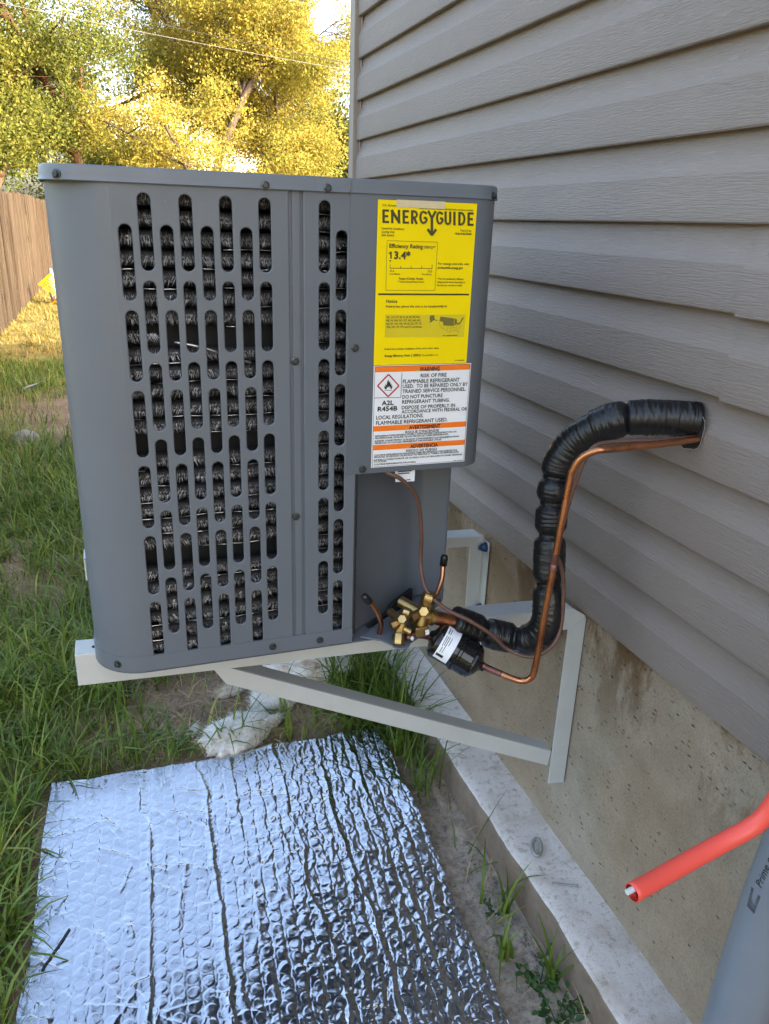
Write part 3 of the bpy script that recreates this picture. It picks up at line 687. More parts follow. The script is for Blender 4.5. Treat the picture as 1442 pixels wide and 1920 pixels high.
class Art:
    """Flat print on a sticker: coordinates (x, y) of the artwork go through uv() to the panel surface."""
    def __init__(s, uv, x0, x1, z0, z1, off): s.uv = uv; s.r = (x0, x1, z0, z1); s.off = off; s.m = {}
    def P(s, u, v, off): x0, x1, z0, z1 = s.r; return panel_pt(x0 + (x1 - x0) * u, z1 - (z1 - z0) * v, off)
    def mb(s, ink): return s.m.setdefault(ink, MB())
    def sheet(s): return MB().grid(lambda a, b: s.P(a, b, s.off), 48, 4)
    def rect(s, x0, y0, x1, y1, ink, lift=0.0003):
        u0, v0 = s.uv(x0, y0); u1, v1 = s.uv(x1, y1)
        s.mb(ink).grid(lambda a, b: s.P(u0 + (u1 - u0) * a, v0 + (v1 - v0) * b, s.off + lift), 48, 1)
    def rectuv(s, u0, v0, u1, v1, ink, lift=0.0003):
        s.mb(ink).grid(lambda a, b: s.P(u0 + (u1 - u0) * a, v0 + (v1 - v0) * b, s.off + lift), 48, 1)
    def poly(s, pts, ink, lift=0.0003):
        s.n = getattr(s, 'n', 0) + 1
        s.mb(ink).add([s.P(*s.uv(x, y), s.off + lift + 4e-6 * (s.n % 60)) for x, y in pts], [tuple(range(len(pts)))])
    def stroke(s, pts, w, ink, lift=0.0004):
        for (xa, ya), (xb, yb) in zip(pts, pts[1:]):
            dx, dy = xb - xa, yb - ya; L = math.hypot(dx, dy) or 1; nx, ny = -dy / L * w / 2, dx / L * w / 2
            s.poly([(xa + nx, ya + ny), (xb + nx, yb + ny), (xb - nx, yb - ny), (xa - nx, ya - ny)], ink, lift)
    def text(s, txt, x, y, h, x1=None, ink='print_black', bold=0.0, lift=0.0006, center=False):
        V, F, W = glyphs(txt)
        if not len(V): return
        kx = h if x1 is None else (x1 - x) / W
        if center: x = x - kx * W / 2
        u0, v0 = s.uv(x, y); du = (s.uv(x + kx * W, y)[0] - u0) / W if W else 0; dv = s.uv(x, y)[1] - s.uv(x, y - h)[1]
        wt = 0.055 + bold * 3
        for k, (ox, oy) in enumerate(((-0.5, 0), (0.5, 0), (0, 0.6), (0, -0.6))): s.mb(ink).add([s.P(u0 + (p[0] + ox * wt) * du, v0 - (p[1] + oy * wt) * dv, s.off + lift + 2e-5 * k) for p in V], F)
    def build(s, sheet_name, sheet_mat, parent):
        o = add(sheet_name, s.sheet(), sheet_mat, parent, smooth=True)
        for ink, mb in s.m.items(): add({'print_orange': 'heading_band', 'print_gold': 'warning_triangle'}.get(ink.split('#')[0], 'printed_text' if ink in ('print_black', 'print_olive') else 'printed_mark'), mb, ink.split('#')[0], o)
        return o
# -- the yellow energy sticker
def uvA(x, y):
    t = (y - 25) / 1860
    xl = 120 - 58 * t; xr = 1230 - 125 * t; u = (x - xl) / (xr - xl)
    return u, (y - 25 - 55 * u * (1 - t) + 15 * u * t) / (1860)
yl = Art(uvA, sx(-0.4690) - 0.0038, sx(-0.3105) - 0.0016, sz(1.2085), sz(1.4520), 0.0012)
INK = 'print_olive'
def word(art, s, ink):
    pass
# heavy condensed letters of the heading, in strokes
HW = 27
def flat(x, y): return (x, y + 0.040 * (x - 165))       # the heading runs level on the sticker
def st(pts, w=HW, ink=INK): yl.stroke([flat(*p) for p in pts], w, ink)
def letter_E(x, w): st([(x + 13, 128), (x + 13, 273)]); st([(x, 140), (x + w, 140)], 24); st([(x, 200), (x + w * 0.88, 200)], 24); st([(x, 261), (x + w, 261)], 24)
def arcp(cx, cy, rx, ry, a0, a1, n=12): return [(cx + rx * math.cos(R(a0 + (a1 - a0) * i / n)), cy + ry * math.sin(R(a0 + (a1 - a0) * i / n))) for i in range(n + 1)]
letter_E(165, 72)
st([(272, 273), (272, 128)]); st([(263, 134), (352, 267)], 30); st([(345, 128), (345, 273)])
letter_E(384, 70)
st([(489, 273), (489, 128)]); st([(489, 140)] + arcp(515, 172, 26, 32, -90, 90) + [(489, 204)], 24); st([(510, 204), (540, 273)], 26)
st([(652, 160)] + arcp(613, 200, 33, 61, -50, -310, 20)[1:] + [(648, 238), (648, 204), (616, 204)], 25)
st([(667, 128), (708, 205)], 27); st([(752, 128), (708, 205)], 27); st([(708, 195), (708, 385)], 29)
st([(660, 322), (710, 388)], 29); st([(757, 322), (706, 388)], 29)
st([(831, 160)] + arcp(797, 200, 30, 61, -50, -310, 20)[1:] + [(828, 238), (828, 204), (798, 204)], 25)
st([(863, 128), (863, 235)] + arcp(889, 232, 26, 31, 180, 0) + [(915, 128)], 26)
st([(963, 128), (963, 273)], 28)
st([(1020, 128), (1020, 273)], 27); st([(1015, 140)] + arcp(1040, 200, 38, 61, -90, 90, 14) + [(1015, 261)], 25)
letter_E(1113, 70)
T = yl.text
T('U.S. Government', 165, 95, 22, 385, INK); T('Federal law prohibits removal of this label before consumer purchase.', 560, 128, 20, 1185, INK)
for i, t in enumerate(('Central Air Conditioner', 'Cooling Only', 'Split System')): T(t, 155, 340 + 36 * i, 22, 155 + (250, 140, 135)[i], INK)
T('Trane U.S. Inc.', 1028, 370, 22, 1160, INK); T('Model 4A4AC3024B1', 972, 404, 22, 1160, INK, 0.012)
for pts in ([(215, 463), (772, 484)], [(772, 484), (742, 1018)], [(742, 1018), (198, 1010)], [(198, 1010), (215, 463)]): yl.stroke(pts, 4, INK)
T('Efficiency Rating', 238, 540, 44, 605, INK, 0.008); T('(SEER2)**', 615, 550, 26, 748, INK)
yl.stroke([(234, 606), (260, 584)], 13, INK); yl.stroke([(257, 584), (257, 661)], 17, INK); T('3.4*', 292, 660, 78, 465, INK, 0.02)
yl.poly([(236, 676), (262, 676), (249, 698)], INK)
yl.stroke([(247, 765), (712, 772)], 7, INK)
for x in (247, 362, 478, 594, 711): yl.stroke([(x, 767 + (x - 247) * 0.015), (x, 724 + (x - 247) * 0.015)] if x in (247, 711) else [(x, 767), (x, 742)], 6, INK)
T('13.4', 245, 806, 22, 288, INK); T('27.0', 665, 815, 22, 708, INK); T('Least Efficient', 240, 836, 16, 355, INK); T('Most Efficient', 597, 843, 16, 706, INK)
T('Range of Similar Models', 342, 892, 24, 610, INK); T('** Seasonal Energy Efficiency Ratio 2', 328, 924, 18, 620, INK)
T('For energy cost info, visit', 778, 730, 24, 1132, INK); T('productinfo.energy.gov', 775, 775, 24, 1062, INK, 0.016)
for i, t in enumerate(("*Your air conditioner's efficiency", 'rating may be better depending on', 'the coil your contractor installs.')): T(t, 772 - 3 * i, 898 + 36 * i, 21, (1070, 1090, 1055)[i], INK)
yl.stroke([(118, 1055), (1134, 1070)], 20, INK)
T('Notice', 203, 1152, 34, 322, INK, 0.006); T('Federal law allows this unit to be installed', 200, 1207, 25, 775, INK); T('only in:', 782, 1210, 25, 880, INK, 0.014)
yl.poly([(192, 1288), (1095, 1298), (1075, 1562), (185, 1552)], 'print_khaki', 0.0002)
for i, t in enumerate(('AK, CO, CT, ID, IL, IA, IN, KS, MA,', 'ME, MI, MN, MO, MT, ND, NE, NH,', 'NJ, NY, OH, OR, PA, RI, SD, UT, VT,', 'WA, WV, WI, WY and U.S. territories.')): T(t, 203, 1330 + 38 * i, 22, (575, 580, 595, 597)[i], INK)
K2 = 'print_darkkhaki'
yl.poly([(688, 1306), (735, 1302), (742, 1352), (775, 1362), (772, 1370), (730, 1360), (706, 1380), (676, 1394), (690, 1368), (682, 1340)], K2)
yl.poly([(806, 1318), (962, 1342), (960, 1430), (838, 1424), (836, 1384), (792, 1370)], K2)
yl.poly([(966, 1345), (992, 1350), (1000, 1400), (978, 1420), (966, 1428)], K2); yl.poly([(1000, 1400), (1035, 1385), (1050, 1345), (1072, 1326), (1074, 1342), (1052, 1380), (1030, 1412), (990, 1420)], K2)
yl.stroke([(800, 1372), (792, 1400), (815, 1450), (860, 1468), (898, 1502), (925, 1490), (985, 1482), (1012, 1510), (1016, 1470), (1042, 1425)], 3, K2)
for a, b in (((838, 1424), (836, 1455)), ((880, 1428), (884, 1475)), ((925, 1430), (925, 1490)), ((880, 1455), (985, 1450)), ((960, 1430), (966, 1480)), ((1000, 1425), (985, 1480))): yl.stroke([a, b], 2.5, K2)
yl.rect(836, 1533, 850, 1546, INK); T('Installation allowed', 865, 1548, 16, 1000, INK)
T('Federal law prohibits installation of this unit in other states.', 182, 1702, 21, 790, INK)
T('Energy Efficiency Ratio 2 (EER2):', 182, 1785, 24, 585, INK, 0.014); T("This unit's EER2 is 11.2.", 594, 1782, 18, 775, INK)
T('27-19-43548-R00', 968, 1846, 14, 1075, INK)
es_ = yl.build('energy_sticker', 'label_yellow', unit)
tp = Art(lambda x, y: (x, y), sx(-0.4410) - 0.003, sx(-0.3625) - 0.003, sz(1.4425), sz(1.4530), 0.0019)
add('masking_tape', tp.sheet(), 'tape', unit)
# -- the white warning sticker
def uvB(x, y):
    xl = 75 - 0.0345 * (y - 100); xr = 1330 - 0.075 * (y - 60); u = (x - xl) / (xr - xl)
    yt = 105 - 0.034 * (x - 75); yb = 1420 - 0.066 * (x - 30)
    return u, (y - yt) / (yb - yt)
wl = Art(uvB, sx(-0.4725), sx(-0.2990) - 0.0035, sz(1.0385), sz(1.2075), 0.0005)
T = wl.text; KB = 'print_black'
def V_(x, y): return uvB(x, y)[1]
for y0, y1, xm in ((112, 185, 90), (868, 938, 65), (1118, 1187, 50)): wl.rectuv(0.013, V_(xm, y0), 0.988, V_(xm, y1), 'print_orange#%d' % y0)
fr = 0.0045
for r in ((0.010, 0.008, 0.991, 0.011), (0.010, 0.989, 0.991, 0.992), (0.010, 0.008, 0.0135, 0.992), (0.9875, 0.008, 0.991, 0.992)): wl.rectuv(*r, KB, 0.0004)
def tl(txt, x, y, h, x1, bold=0.0, skew=-0.055):
    """A line of print; the heading bands run level, so the baseline is set at its left end."""
    wl.text(txt, x, y, h, x1, KB, bold)
def warn_triangle(cx, cy, s):
    wl.poly([(cx - s, cy + s * 0.85), (cx + s, cy + s * 0.78), (cx, cy - s * 0.9)], 'print_gold#%d' % cy, 0.0005); wl.stroke([(cx, cy - s * 0.25), (cx, cy + s * 0.35)], s * 0.16, KB, 0.0007)
    for a, b in (((-1, .85), (1, .78)), ((1, .78), (0, -.9)), ((0, -.9), (-1, .85))): wl.stroke([(cx + a[0] * s, cy + a[1] * s), (cx + b[0] * s, cy + b[1] * s)], s * 0.09, KB, 0.0007)
warn_triangle(620, 147, 22); warn_triangle(478, 892, 20); warn_triangle(487, 1140, 19)
tl('WARNING', 650, 166, 50, 905, 0.02); tl('AVERTISSEMENT', 512, 908, 46, 910, 0.02); tl('ADVERTENCIA', 525, 1158, 46, 875, 0.02)
tl('RISK OF FIRE', 662, 243, 44, 995); tl('FLAMMABLE REFRIGERANT', 435, 320, 46, 1166); tl('USED.  TO BE REPAIRED ONLY BY', 432, 380, 44, 1272); tl('TRAINED SERVICE PERSONNEL.', 428, 443, 44, 1250)
tl('DO NOT PUNCTURE', 428, 513, 44, 942); tl('REFRIGERANT TUBING.', 424, 577, 44, 1035); tl('DISPOSE OF PROPERLY IN', 418, 648, 42, 1105); tl('ACCORDANCE WITH FEDERAL OR', 416, 702, 42, 1265)
tl('LOCAL REGULATIONS.', 98, 780, 46, 692); tl('FLAMMABLE REFRIGERANT USED.', 95, 850, 46, 1003)
tl('A2L', 170, 598, 56, 315, 0.012); tl('R454B', 118, 675, 56, 360, 0.012)
tl("RISQUE D'INCENDIE", 462, 962, 32, 893); tl('RIESGO DE FUEGO', 470, 1210, 32, 866)
for t, x, y, x1 in (('REFRIGERANT INFLAMMABLE UTILISE. A FAIRE REPARER UNIQUEMENT PAR UN', 82, 1008, 1120), ('PROFESSIONNEL QUALIFIE. NE PAS PERCER LES TUBES REFRIGERANTS.', 80, 1036, 1018), ('ELIMINER CORRECTEMENT LE PRODUIT CONFORMEMENT AUX REGLEMENTATIONS', 78, 1074, 1155), ('FEDERALES OU LOCALES. REFRIGERANT INFLAMMABLE UTILISE.', 77, 1102, 928),
                    ('CONTIENE REFRIGERANTE INFLAMABLE. DEBE SER REPARADO UNICAMENTE POR', 68, 1262, 1128), ('PERSONAL DE SERVICIO CALIFICADO. NO PERFORE LA TUBERIA DE REFRIGERANTE.', 66, 1288, 1150), ('ELIMINELO CORRECTAMENTE, DE ACUERDO CON LAS REGLAMENTACIONES FEDERALES', 64, 1326, 1195), ('O LOCALES.', 63, 1348, 222), ('CONTIENE REFRIGERANTE INFLAMABLE.', 62, 1386, 592)): tl(t, x, y, 20, x1, 0.01)
tl('X390-12345-01', 1075, 1338, 12, 1210)
wl.stroke([(424, 190), (408, 495)], 6, KB); wl.stroke([(80, 505), (410, 496)], 6, KB)
wl.stroke([(257, 208), (386, 350), (249, 488), (120, 352), (257, 208)], 17, 'print_red')
flame = [(207, 392), (200, 352), (216, 362), (214, 325), (232, 345), (238, 300), (256, 270), (259, 310), (272, 292), (280, 335), (292, 322), (290, 358), (303, 348), (297, 388), (276, 392), (284, 366), (268, 374), (262, 350), (248, 378), (236, 362), (232, 392)]
bm_pts = flame
for i in range(1, len(bm_pts) - 1): pass
wl.poly(flame[:7] + flame[7:14] + flame[14:], KB, 0.0005)
wl.stroke([(205, 408), (296, 406)], 6, KB)
wl.build('warning_sticker', 'label_white', unit)
# a small blank-backed sticker below the panel edge
mb = MB().add([(-0.447, 1.1215, 1.053), (-0.411, 1.1215, 1.053), (-0.413, 1.118, 1.026), (-0.446, 1.118, 1.027)], [(0, 3, 2, 1)])
stk = add('data_sticker', mb, 'label_white', unit)
mb = MB()
for z, xa_, xb_ in ((1.0450, -0.442, -0.418), (1.0415, -0.442, -0.422), (1.0300, -0.440, -0.420)): mb.add([(xa_, 1.1185, z), (xb_, 1.1185, z), (xb_, 1.1182, z - 0.0016), (xa_, 1.1182, z - 0.0016)], [(0, 3, 2, 1)])
add('printed_text', mb, 'print_black', stk)

# ---------------------------------------------------------------- service valves
def hexnut(mb, p, d, r, L, rot=0.0): mb.lathe(p, d, [(0, r * 0.9), (L * 0.12, r), (L * 0.85, r), (L, r * 0.85)], 6, rot)
v2 = MB(); axis = Vector((0.24, -0.02, 0.97)).normalized(); p0 = Vector((-0.398, 1.100, 0.762))
v2.lathe(p0, axis, [(0, 0.0125), (0.012, 0.0128), (0.020, 0.0105), (0.040, 0.0105), (0.044, 0.0122), (0.052, 0.0122)], 18)
v2.lathe(p0 + axis * 0.026, Vector((0.92, -0.08, -0.38)), [(0, 0.0105), (0.010, 0.0105), (0.012, 0.0148), (0.020, 0.0148), (0.021, 0.0130)], 18)
v2.lathe(p0 + axis * 0.026, Vector((-0.55, 0.75, 0.2)), [(0, 0.010), (0.05, 0.010)], 14)
sv = add('suction_valve', v2, 'brass', unit, smooth='auto')
mb = MB(); hexnut(mb, p0 + axis * 0.050, axis, 0.0135, 0.016); mb.lathe(p0 + axis * 0.064, axis, [(0, 0.0115), (0.004, 0.011), (0.005, 0.008)], 16); add('valve_cap', mb, 'brass', sv, smooth='auto')
mb = MB(); sd = Vector((-0.38, -0.75, 0.36)).normalized(); mb.lathe(p0 + axis * 0.034, sd, [(0, 0.0055), (0.014, 0.0055)], 12); hexnut(mb, p0 + axis * 0.034 + sd * 0.012, sd, 0.0095, 0.011); mb.lathe(p0 + axis * 0.034 + Vector((-0.75, -0.15, -0.12)) * 0.004, Vector((-0.9, -0.3, -0.15)), [(0, 0.008), (0.02, 0.008), (0.021, 0.0095), (0.030, 0.0095)], 6); add('service_port', mb, 'brass', sv, smooth='auto')
mb = MB().box((-0.412, 1.083, 0.752), (-0.386, 1.112, 0.772)); add('valve_foot', mb, 'brass', sv, bevel=0.003)
mb = MB().add([(-0.393, 1.0825, 0.756), (-0.386, 1.0825, 0.757), (-0.387, 1.0825, 0.767), (-0.394, 1.0825, 0.766)], [(0, 1, 2, 3)]); add('valve_tag', mb, 'label_white', sv)
v1 = MB(); q0 = Vector((-0.441, 1.084, 0.766)); ax1 = Vector((0.30, 0.05, 0.95)).normalized()
v1.lathe(q0, ax1, [(-0.004, 0.008), (0.006, 0.0095), (0.016, 0.008), (0.030, 0.008), (0.034, 0.0092), (0.038, 0.0092)], 16)
v1.lathe(q0 + ax1 * 0.012, Vector((0.7, -0.5, -0.35)), [(0, 0.0065), (0.018, 0.007)], 14)
v1.lathe(q0 + ax1 * 0.018, Vector((-0.2, 0.9, 0.1)), [(0, 0.0075), (0.04, 0.0075)], 14)
lv = add('liquid_valve', v1, 'brass', unit, smooth='auto')
mb = MB(); hexnut(mb, q0 + ax1 * 0.034, ax1, 0.0105, 0.012); add('valve_cap', mb, 'brass', lv, smooth='auto')
mb = MB(); s1 = Vector((-0.45, -0.72, 0.5)).normalized(); mb.lathe(q0 + ax1 * 0.026, s1, [(0, 0.0045), (0.012, 0.0045)], 12); hexnut(mb, q0 + ax1 * 0.026 + s1 * 0.010, s1, 0.0085, 0.010); mb.lathe(q0 + ax1 * 0.026, Vector((-0.95, -0.1, -0.25)), [(0, 0.006), (0.014, 0.006), (0.015, 0.008), (0.025, 0.008)], 6); add('service_port', mb, 'brass', lv, smooth='auto')
mb = MB(); hexnut(mb, q0 + Vector((-0.002, -0.003, 0.002)), Vector((-0.25, -0.55, -0.80)), 0.0105, 0.019); add('valve_foot', mb, 'brass', lv, smooth='auto')
add('paint_daub', MB().lathe((-0.4235, 1.070, 0.762), (0.3, -0.9, 0.3), [(0, 0.003), (0.002, 0.0042), (0.0035, 0.003), (0.004, 0.001)], 7), 'white_plastic', lv, smooth=True)
# black strip standing in for the shade in the gap behind the valves
add('gap_shade', MB().prism([(-0.478, 1.1525, 0.748), (-0.368, 1.2290, 0.748), (-0.368, 1.2290, 0.774), (-0.415, 1.1965, 0.768), (-0.435, 1.1825, 0.754), (-0.478, 1.1525, 0.752)], (0.004, -0.006, 0)), 'unit_dark', unit)
for pts, capd in (([(-0.504, 1.090, 0.843), (-0.492, 1.094, 0.828), (-0.478, 1.101, 0.806), (-0.467, 1.108, 0.782), (-0.464, 1.113, 0.766), (-0.466, 1.118, 0.748)], 0), ([(-0.336, 1.150, 0.869), (-0.3375, 1.150, 0.852), (-0.3415, 1.142, 0.833), (-0.351, 1.132, 0.817), (-0.368, 1.116, 0.800)], 1)):
    path = smooth_path(pts, 6)
    cs = add('copper_stub', MB().tube(path[3:], 0.0045, 10), 'copper', unit, smooth=True)
    d = (path[0] - path[4]).normalized()
    mb = MB().lathe(path[6], d, [(0, 0.0058), (0.001, 0.0068), (0.016, 0.0066), (0.0200, 0.0052), (0.0215, 0.002)], 14); add('rubber_cap', mb, 'rubber', cs, smooth=True)

# ================================================================ WALL BRACKETS
def bracket(yf, label, flip, rail_l=-0.962, zlow=0.262, dz=0.0, fl=0.045):
    """Angle-iron bracket: wall leg, rail and diagonal brace; flip puts the inward flanges on the far side."""
    s = 1 if flip else -1; t = 0.004
    br = thing('wall_bracket', label, 'wall bracket', (0.0, yf, 0.27), 'steel brackets that carry the air conditioner')
    lx = 0.009
    zl, zr = 0.7480 + dz, 0.7020 + dz                     # the rail falls a little towards the wall
    def rz(x): return zl + (zr - zl) * (x - rail_l) / (lx - 0.034 - rail_l)
    zt = rz(lx - 0.04) - 0.006
    # wall leg: one flange square to the wall, one flat on it
    leg = MB().prism([(lx, yf, zlow), (lx - 0.040, yf, zlow + 0.006), (lx - 0.040, yf, zt - 0.040), (lx - 0.002, yf, zt - 0.018), (lx, yf, zt - 0.020)], (0, s * t, 0))
    leg.box((lx - t, min(yf, yf + s * fl) + (t if s > 0 else 0), zlow + 0.002), (lx, max(yf, yf + s * fl) - (0 if s > 0 else t), zt - 0.022))
    add('wall_leg', leg, 'bracket_paint', br, bevel=0.0012)
    rail = MB(); yr = yf - 0.0006
    rail.prism([(rail_l, yr, zl - 0.058), (lx - 0.041, yr, zr - 0.047), (lx - 0.002, yr, zr - 0.021), (lx - 0.034, yr, zr), (rail_l, yr, zl)], (0, s * t, 0))
    y0, y1 = sorted((yr + s * t, yf + s * 0.050))
    rail.prism([(rail_l, y0, zl - t), (lx - 0.036, y0, zr - t), (lx - 0.034, y0, zr), (rail_l, y0, zl)], (0, y1 - y0, 0))
    rail.box((rail_l, y0, zl - 0.054), (rail_l + t, y1 - 0.004, zl - t - 0.0005))
    rt = rz(rail_l + 0.03)
    add('rail', rail, 'bracket_paint', br, bevel=0.0012, fixn=True)
    a = Vector((-0.735, yf + s * 0.002, 0.668)); b = Vector((-0.030, yf + s * 0.002, 0.333))
    d = (b - a).normalized(); nrm = Vector((d.z, 0, -d.x)) * -1
    nrm = Vector((-d.z, 0, d.x)); h = 0.036
    brace = MB().prism([a + nrm * 0.020 - d * 0.03, a - nrm * 0.012 + d * 0.02, b - nrm * 0.018, b + nrm * 0.018 - d * 0.012], (0, s * t, 0))
    e0, e1 = a + nrm * 0.020 - d * 0.03, b + nrm * 0.018 - d * 0.012
    brace.prism([e0 + Vector((0, s * t, 0)), e1 + Vector((0, s * t, 0)), e1 + Vector((0, s * t, 0)) - nrm * t, e0 + Vector((0, s * t, 0)) - nrm * t], (0, s * 0.036, 0))
    add('brace', brace, 'bracket_paint', br, bevel=0.0012, fixn=True)
    for z in (0.645, 0.470, 0.335):
        yb = yf + s * (fl * 0.5 + 0.004)
        bo = MB().lathe((lx - t, yb, z), (-1, 0, 0), [(0, 0.013), (0.002, 0.013)], 16).lathe((lx - t - 0.002, yb, z), (-1, 0, 0), [(0, 0.0105), (0.009, 0.0105), (0.011, 0.009)], 6).lathe((lx - t - 0.013, yb, z), (-1, 0, 0), [(0, 0.006), (0.006, 0.0058)], 10)
        add('bolt', bo, 'blue_bolt', br, smooth='auto')
    hole = MB().lathe((rail_l + 0.03, yf + s * 0.022, rt + 0.0002), (0, 0, 1), [(0, 0.0045), (0.0004, 0.0045)], 14)
    add('bolt_hole', hole, 'unit_dark', br)
    return br
bracket(1.190, 'grey green steel bracket under the front edge of the unit with long diagonal brace', True)
bracket(1.668, 'grey green steel bracket behind the unit with blue bolts on its wall leg', False, -0.958, 0.300, -0.012, 0.036)

# ================================================================ PIPES
def sleeve(path, r, waists, name, parent, mat='sleeve', pleat=1.0):
    """A foam sleeve squeezed at its ties: bulging lengths with puckers at the waists (fractions of the length)."""
    P = smooth_path(path, 30); L = [0.0]
    for a, b in zip(P, P[1:]): L.append(L[-1] + (b - a).length)
    tot = L[-1]; N = int(tot / 0.0016); Q = []; j = 0
    for i in range(N + 1):
        t = tot * i / N
        while j < len(L) - 2 and L[j + 1] < t: j += 1
        Q.append(P[j].lerp(P[j + 1], (t - L[j]) / max(L[j + 1] - L[j], 1e-9)))
    n = 40; mb = MB(); ring, aro = [], []
    T = [(Q[min(i + 1, N)] - Q[max(i - 1, 0)]).normalized() for i in range(N + 1)]; u, _ = frame(T[0])
    for i in range(N + 1):
        t = tot * i / N; u = (u - T[i] * u.dot(T[i])).normalized(); w = T[i].cross(u)
        dw = min([abs(t - f * tot) for f in waists] + [9]); e = min(t, tot - t)
        rr = r * (1 - 0.27 * math.exp(-(dw / 0.0075) ** 2) + 0.07 * (1 - math.exp(-dw / 0.016))) * min(1, 0.80 + e / 0.02)
        ends = math.exp(-dw / 0.014)
        for k in range(n):
            a = 2 * math.pi * k / n
            nz = abs(2 * vnoise(np.array(t * 260.0 + 0.35 * math.sin(a * 2 + t * 60)), np.array(k * 0.13 if k < n / 2 else (n - k) * 0.13), 61) - 1) - 0.4
            puck = math.sin(a * 13 + 2 * math.sin(t * 70)) * 0.030 * ends
            m_ = rr * (1 + pleat * 0.085 * nz * (0.35 + 0.65 * float(vnoise(np.array(t * 30.0), np.array(a * 0.8), 62))) + puck)
            mb.v.append(Q[i] + (u * math.cos(a) + w * math.sin(a)) * m_); ring.append(t * 190); aro.append(2.2 * math.sin(a))
    mb.f = [(i * n + k, i * n + (k + 1) % n, (i + 1) * n + (k + 1) % n, (i + 1) * n + k) for i in range(N) for k in range(n)] + [tuple(range(n))[::-1], tuple(range(N * n, (N + 1) * n))]
    mb.a = {'ring': ring, 'around': aro}
    return add(name, mb, mat, parent, smooth=True), Q
suc = thing('insulated_suction_line', 'black wrapped refrigerant line tied in bulging lengths, running from valve into wall', 'refrigerant line', (-0.18, 1.05, 0.72))
sp = [(-0.338, 1.095, 0.770), (-0.285, 1.091, 0.746), (-0.238, 1.081, 0.730), (-0.203, 1.052, 0.737), (-0.186, 1.034, 0.776), (-0.180, 1.052, 0.846), (-0.175, 1.072, 0.928), (-0.172, 1.083, 0.992), (-0.165, 1.089, 1.040), (-0.145, 1.081, 1.085), (-0.113, 1.055, 1.120)]
_, Q = sleeve(sp, 0.0262, [0.115, 0.225, 0.47, 0.62, 0.715, 0.79], 'foam_sleeve', suc)
_, Q2 = sleeve([(-0.122, 1.063, 1.113), (-0.098, 1.043, 1.130), (-0.078, 1.026, 1.138)], 0.0285, [0.97], 'tape_wrap', suc)
_, Q3 = sleeve([(-0.084, 1.030, 1.137), (-0.045, 1.006, 1.142), (0.014, 0.972, 1.143)], 0.0268, [], 'foam_sleeve', suc, 'sleeve', 1.6)
add('copper_pipe', MB().tube([(-0.380, 1.0985, 0.7825), (-0.362, 1.097, 0.777), (-0.330, 1.094, 0.766)], [0.0125, 0.0125, 0.0125], 18), 'copper', suc, smooth='auto')
for i in (int(len(Q) * f) for f in (0.225, 0.47, 0.715, 0.79)):
    d = (Q[i + 2] - Q[i - 2]).normalized(); add('cable_tie', MB().lathe(Q[i] - d * 0.0015, d, [(0, 0.0185), (0, 0.0206), (0.003, 0.0206), (0.003, 0.0185)], 26), 'rubber', suc, smooth='auto')
add('tie_tail', MB().tube([(-0.176, 1.040, 0.762), (-0.166, 1.030, 0.752), (-0.160, 1.024, 0.748)], [0.005, 0.003, 0.0015], 6).tube([(-0.158, 1.048, 0.775), (-0.150, 1.040, 0.758), (-0.150, 1.036, 0.744)], [0.003, 0.0025, 0.001], 6), 'rubber', suc)
# liquid line
liq = thing('copper_liquid_line', 'bare bright copper pipe rising from black filter drier to the wall', 'copper pipe', (-0.22, 1.0, 0.70))
lp1 = [(-0.428, 1.072, 0.757), (-0.405, 1.093, 0.7525), (-0.375, 1.091, 0.745)]
lp1 = [(-0.430, 1.075, 0.761), (-0.412, 1.090, 0.756), (-0.392, 1.091, 0.751), (-0.372, 1.089, 0.743)]
add('copper_pipe', MB().tube(lp1, 0.0058, 14), 'copper_burnt', liq, smooth=True)
lp = [(-0.309, 1.0475, 0.708), (-0.290, 1.030, 0.702), (-0.262, 0.999, 0.697), (-0.248, 0.990, 0.696), (-0.238, 0.984, 0.703), (-0.233, 0.981, 0.722), (-0.226, 0.982, 0.817), (-0.220, 0.980, 0.923), (-0.2125, 0.977, 1.050), (-0.210, 0.974, 1.075), (-0.203, 0.967, 1.095), (-0.188, 0.955, 1.109), (-0.165, 0.950, 1.112), (-0.08, 0.951, 1.114), (0.012, 0.954, 1.118)]
path = smooth_path(lp, 8)
add('copper_pipe', MB().tube(path, 0.0056, 14), 'copper', liq, smooth=True)
add('brazed_joint', MB().tube(path[2:13], [0.0064, 0.0066, 0.0066, 0.0063, 0.0060, 0.0060, 0.0061, 0.006, 0.0059, 0.0059, 0.0058], 14), 'copper_burnt', liq, smooth=True)
i = 7 * 8; d = (path[i + 1] - path[i]).normalized()
add('coupling', MB().lathe(path[i] - d * 0.020, d, [(0, 0.0058), (0.001, 0.0069), (0.012, 0.0070), (0.013, 0.0062), (0.0145, 0.0071), (0.030, 0.0069), (0.031, 0.0058)], 16), 'copper_burnt', liq, smooth='auto')
